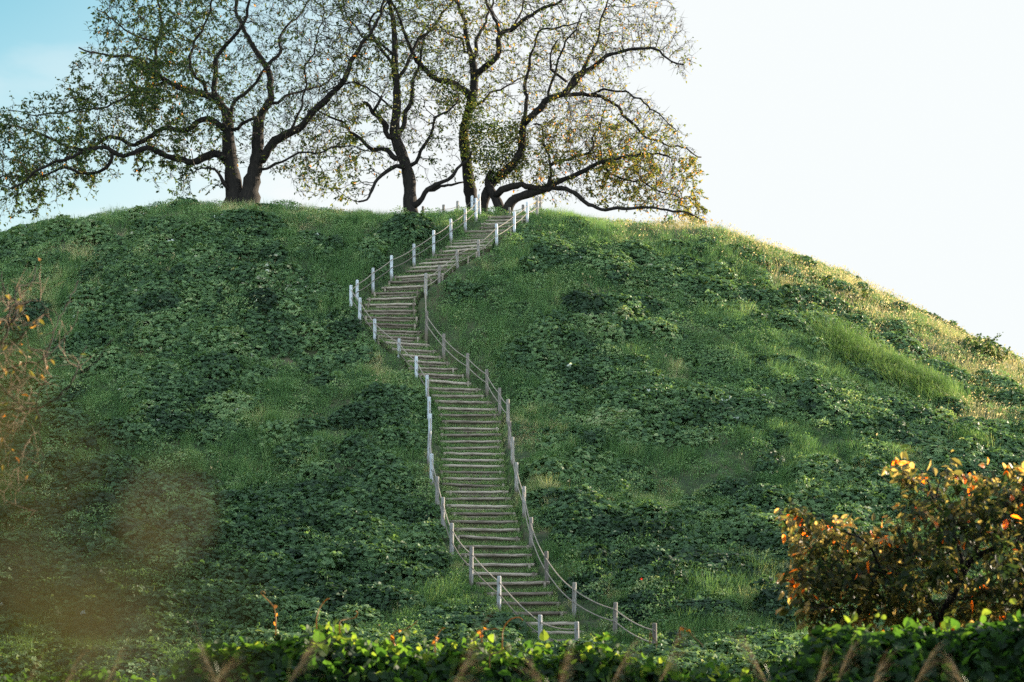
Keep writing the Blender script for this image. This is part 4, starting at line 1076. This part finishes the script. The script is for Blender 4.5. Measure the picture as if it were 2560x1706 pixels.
# ------------------------------------------------------------------ vine bank in the foreground
def bank(name, lab, top, D, depth, N, seed, lsize, mat='bank', crest=.14, drop=.36):
    rg = np.random.default_rng(seed)
    us = np.array([a for a, b in top], float); vs = np.array([b for a, b in top], float)
    xs = at(us, vs, D)[:, 0]; zs = at(us, vs, D)[:, 2]
    def hgt(x, y):
        t = (y - D) / depth
        z = np.interp(x, xs, zs)
        z = GROUND + (z - GROUND) * np.sqrt(np.clip(1 - t * t * .96, 0, 1))
        return z + (fbm(x * 1.0 + seed, y + 3, .8, 3) - .5) * .55 - drop
    m = MB()
    gx = np.arange(xs[0], xs[-1], .12); gy = D + np.linspace(-1, 1, 30) * depth
    X, Y = np.meshgrid(gx, gy, indexing='ij')
    Z = np.maximum(hgt(X, Y) - .10, GROUND - .1)
    idx = np.arange(X.size).reshape(X.shape)
    m.add(np.stack([X, Y, Z], -1), [np.stack([idx[:-1, :-1], idx[1:, :-1], idx[1:, 1:], idx[:-1, 1:]], -1).reshape(-1, 4)], 0.0)
    x = rg.uniform(xs[0], xs[-1], N); y = D + rg.uniform(-1, 1, N) * depth
    z = hgt(x, y); e = .06
    nv_ = nrm(np.stack([-(hgt(x + e, y) - hgt(x - e, y)) / (2 * e), -(hgt(x, y + e) - hgt(x, y - e)) / (2 * e), 0 * x + .9], -1))
    pos = np.stack([x, y, np.maximum(z + rg.uniform(-.08, .07, N), GROUND)], -1)
    tilt = nrm(nv_ + rg.normal(0, .65, (N, 3)))
    hd = nrm(rg.normal(0, .8, (N, 3)) + nv_ * np.array([.8, .8, 0]) + np.array([0, 0, -.5]))
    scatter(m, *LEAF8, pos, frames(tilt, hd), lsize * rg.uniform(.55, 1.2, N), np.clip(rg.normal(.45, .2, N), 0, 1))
    # leaves that stand up along the crest; sunlit glow tinted into their colour
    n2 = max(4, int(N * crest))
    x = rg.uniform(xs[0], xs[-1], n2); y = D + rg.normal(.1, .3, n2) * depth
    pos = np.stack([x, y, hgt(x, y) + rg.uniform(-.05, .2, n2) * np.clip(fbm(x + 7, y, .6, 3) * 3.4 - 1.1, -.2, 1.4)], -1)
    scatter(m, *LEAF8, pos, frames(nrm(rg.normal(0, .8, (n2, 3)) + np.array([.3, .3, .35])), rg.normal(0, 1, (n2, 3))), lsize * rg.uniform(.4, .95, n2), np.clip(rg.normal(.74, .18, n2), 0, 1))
    o = m.build(name, M[mat], origin=(float(xs.mean()), D, GROUND))
    return tag(o, lab, 'vine bank', kind='stuff')
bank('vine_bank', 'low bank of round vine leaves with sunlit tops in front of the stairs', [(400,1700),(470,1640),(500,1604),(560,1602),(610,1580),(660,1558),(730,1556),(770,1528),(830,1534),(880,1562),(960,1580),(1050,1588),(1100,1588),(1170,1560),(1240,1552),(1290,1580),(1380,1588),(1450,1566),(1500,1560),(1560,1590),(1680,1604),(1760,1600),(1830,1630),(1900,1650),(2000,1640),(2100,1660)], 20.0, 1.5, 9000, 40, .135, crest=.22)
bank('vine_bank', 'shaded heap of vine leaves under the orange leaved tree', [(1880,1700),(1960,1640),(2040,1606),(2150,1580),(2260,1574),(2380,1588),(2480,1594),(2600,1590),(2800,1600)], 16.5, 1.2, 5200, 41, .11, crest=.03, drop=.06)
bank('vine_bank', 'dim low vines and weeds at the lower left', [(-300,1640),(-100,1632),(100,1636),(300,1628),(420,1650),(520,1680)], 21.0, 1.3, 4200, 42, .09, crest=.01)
# curling tendrils that rise from the bank
TENDRIL = [([(690,1560),(688,1530),(680,1512),(664,1495),(652,1482),(657,1478),(664,1484)],'curled at the tip like a hook, above the left end of the vine bank'),
 ([(792,1545),(800,1520),(815,1500),(824,1497)],'thin and short, leaning right above the highest leaves of the bank'),
 ([(850,1555),(868,1549),(888,1544),(894,1533),(890,1528)],'lying low along the leaf tops with an upturned end'),
 ([(985,1582),(1010,1574),(1030,1565),(1043,1553)],'rising gently to the right from a dried leaf'),
 ([(1088,1604),(1094,1588),(1104,1574),(1112,1570)],'short and straight with a pale dry leaf at its foot'),
 ([(1256,1600),(1257,1580),(1264,1562),(1280,1547),(1298,1544),(1308,1551)],'tall orange arch in front of the foot of the stairs'),
 ([(1205,1578),(1222,1574),(1240,1572),(1246,1574)],'almost level, left of the tall orange arch'),
 ([(1700,1568),(1720,1577),(1735,1594),(1752,1608),(1758,1618)],'long brown arc sloping down right of the rope fence'),
 ([(1625,1582),(1632,1596),(1642,1606),(1640,1622)],'orange, beside the last post of the right fence'),
 ([(1225,1640),(1245,1632),(1262,1622),(1278,1614)],'brown, lying across the dark front of the bank')]
for k, (c, lab) in enumerate(TENDRIL):
    c = np.array(c, float); d = 19.7 if k != 9 else 18.6
    X = at(c[:, 0], c[:, 1], d + .12 * np.sin(np.arange(len(c))))
    X = spline(np.vstack([X[:1] - [0, 0, .12], X]), .02)
    m = MB(); tube(m, X, np.linspace(.0085, .005, len(X)), 6)
    if k in (0, 3, 4, 6, 7):
        N = 5; rg = np.random.default_rng(k)
        j = rg.integers(0, len(X) // 2, N)
        scatter(m, *LEAF6, X[j], frames(rg.normal(0, 1, (N, 3)), rg.normal(0, 1, (N, 3))), rg.uniform(.03, .06, N), .8)
    tag(m.build('vine_tendril', M['leafO'], origin=tuple(X[0])), 'tendril ' + lab, 'tendril', 'tendrils on the vine bank')
# plume grass close to the camera
REED = [(95,1665,6.2,.2,'drooping to the left at the far lower left'),(200,1655,6.6,.22,'fanned brown plume at the lower left'),(300,1650,6.8,.22,'upright plume right of the two left ones'),(505,1640,5.6,.2,'pale curved plume in front of the left end of the vine bank'),(560,1690,5.0,.2,'half hidden low plume below the bank'),
 (785,1618,5.2,.2,'tall pinkish plume before the highest vine leaves'),(1180,1625,4.4,.22,'thick blurred plume in front of the middle of the bank'),(1330,1680,5.5,.2,'short plume under the arching tendril'),(1420,1665,5.8,.2,'thin plume beside the right fence posts'),(1570,1640,6.0,.22,'bent plume between fence end and right leaves'),(1690,1622,6.6,.24,'high feathery plume right of the rope fence'),
 (1870,1640,7.0,.24,'pale plume bending right in the open gap'),(2060,1668,7.4,.2,'straight slim plume left of the orange tree'),(2130,1625,7.2,.26,'tall pale plume under the left side of the orange tree'),(2200,1680,6.5,.2,'low bent plume before the shaded heap'),(2325,1655,6.8,.2,'rusty upright plume before the dark heap'),(2390,1690,6.0,.18,'small plume at the lower right')]
for k, (u, v, d, L, lab) in enumerate(REED):
    d = d * 1.4; L = L * 1.1; v = v - 14
    rg = np.random.default_rng(500 + k)
    tp = at(np.array(float(u)), np.array(float(v)), d)
    b = np.array([tp[0] + rg.normal(0, .12), d + rg.normal(0, .1), GROUND])
    e = empty('plume_grass', tuple(b)); tag(e, 'plume grass, ' + lab, 'reed', 'plume grass in front of the bank')
    lean = rg.choice([-1, 1, 1]) * rg.uniform(.45, .9)
    C = spline([b, b + (tp - b) * .5 + [0, 0, .05], tp - [lean * L * .5, 0, L * .75], tp], .04)
    m = MB(); tube(m, C, np.linspace(.0032, .0012, len(C)), 5); m.build('stem', M['reed'], e)
    m = MB(); N = 46
    t = rg.random(N)
    org = tp - np.stack([lean * L * .5 * t, 0 * t, L * .75 * t], -1)
    q = L * rg.uniform(.5, 1.0, N)
    blades(m, org, q * .35, np.full(N, .0022), np.stack([(lean + rg.normal(0, .22, N)) * q * .8, rg.normal(0, .2, N) * q, rg.normal(.1, .22, N) * q], -1), np.clip(rg.normal(.4, .3, N), 0, 1), 4)
    m.build('plume', M['plume'], e)
    m = MB(); N = 6
    org = b + np.stack([rg.normal(0, .03, N), rg.normal(0, .03, N), rg.uniform(.3, 1.2, N)], -1)
    a = rg.uniform(0, 6.28, N)
    blades(m, org, rg.uniform(.6, 1.35, N), rg.uniform(.006, .010, N), np.stack([np.cos(a) * .45, np.sin(a) * .3, 0 * a], -1), np.clip(rg.normal(.5, .3, N), 0, 1), 5)
    m.build('leaf_blades', M['reed'], e)
# small shrubs on the right skyline
for k, (u, v, hgt_, lab) in enumerate([(2062, 706, .5, 'tiny dark sprig on the right skyline, highest on the slope'), (2160, 742, .55, 'thin upright weed on the right skyline beside the tiny sprig'), (2455, 892, 1.0, 'leafy bush on the right skyline, near the foot of the slope'), (2490, 908, .8, 'small round bush beside the leafy one low on the right skyline'), (1985, 660, .5, 'low leafy bush on the right skyline above the dry grass')]):
    rg = np.random.default_rng(700 + k)
    B = on_hill(u, v + 14, 83.0); B[2] = float(hill_z(np.array(B[0]), np.array(B[1])))
    e = empty('shrub', tuple(B)); tag(e, lab, 'shrub', 'shrubs on the right skyline')
    ms, ml = MB(), MB()
    for q in range(7 if hgt_ > .7 else 4):
        tip = B + np.array([rg.normal(0, .3) * hgt_, rg.normal(0, .3) * hgt_, hgt_ * rg.uniform(.7, 1.15)])
        X = spline([B, (B + tip) / 2 + rg.normal(0, .05, 3), tip], .06)
        tube(ms, X, np.linspace(.012, .005, len(X)), 5)
        N = int(46 * hgt_); j = rg.integers(len(X) // 4, len(X), N)
        scatter(ml, *LEAF6, X[j] + rg.normal(0, .04, (N, 3)), frames(nrm(rg.normal(0, .6, (N, 3)) + [0, 0, .5]), rg.normal(0, 1, (N, 3))), rg.uniform(.06, .13, N), np.clip(rg.normal(.4, .2, N), 0, .9))
    ms.build('stem', M['twig'], e); ml.build('foliage', M['leafL'], e)
# two red blooms
for u, v, lab in [(1602, 1512, 'small red flower low on the dark slope right of the fence')]:
    B = on_hill(u, v); B[2] = float(hill_z(np.array(B[0]), np.array(B[1])))
    rg = np.random.default_rng(int(u))
    e = empty('red_flower', tuple(B)); tag(e, lab, 'flower')
    tp = B + [0, -.3, .45]
    m = MB(); tube(m, [B, (B + tp) / 2 + [0, -.05, .05], tp], .008, 5); m.build('stem', M['grass'], e)
    m = MB(); N = 9
    scatter(m, *LEAFP, np.repeat(tp[None], N, 0), frames(rg.normal(0, 1, (N, 3)), nrm(rg.normal(0, 1, (N, 3)) + [0, -.3, .3])), rg.uniform(.03, .05, N), .5)
    m.build('petals', M['red'], e)
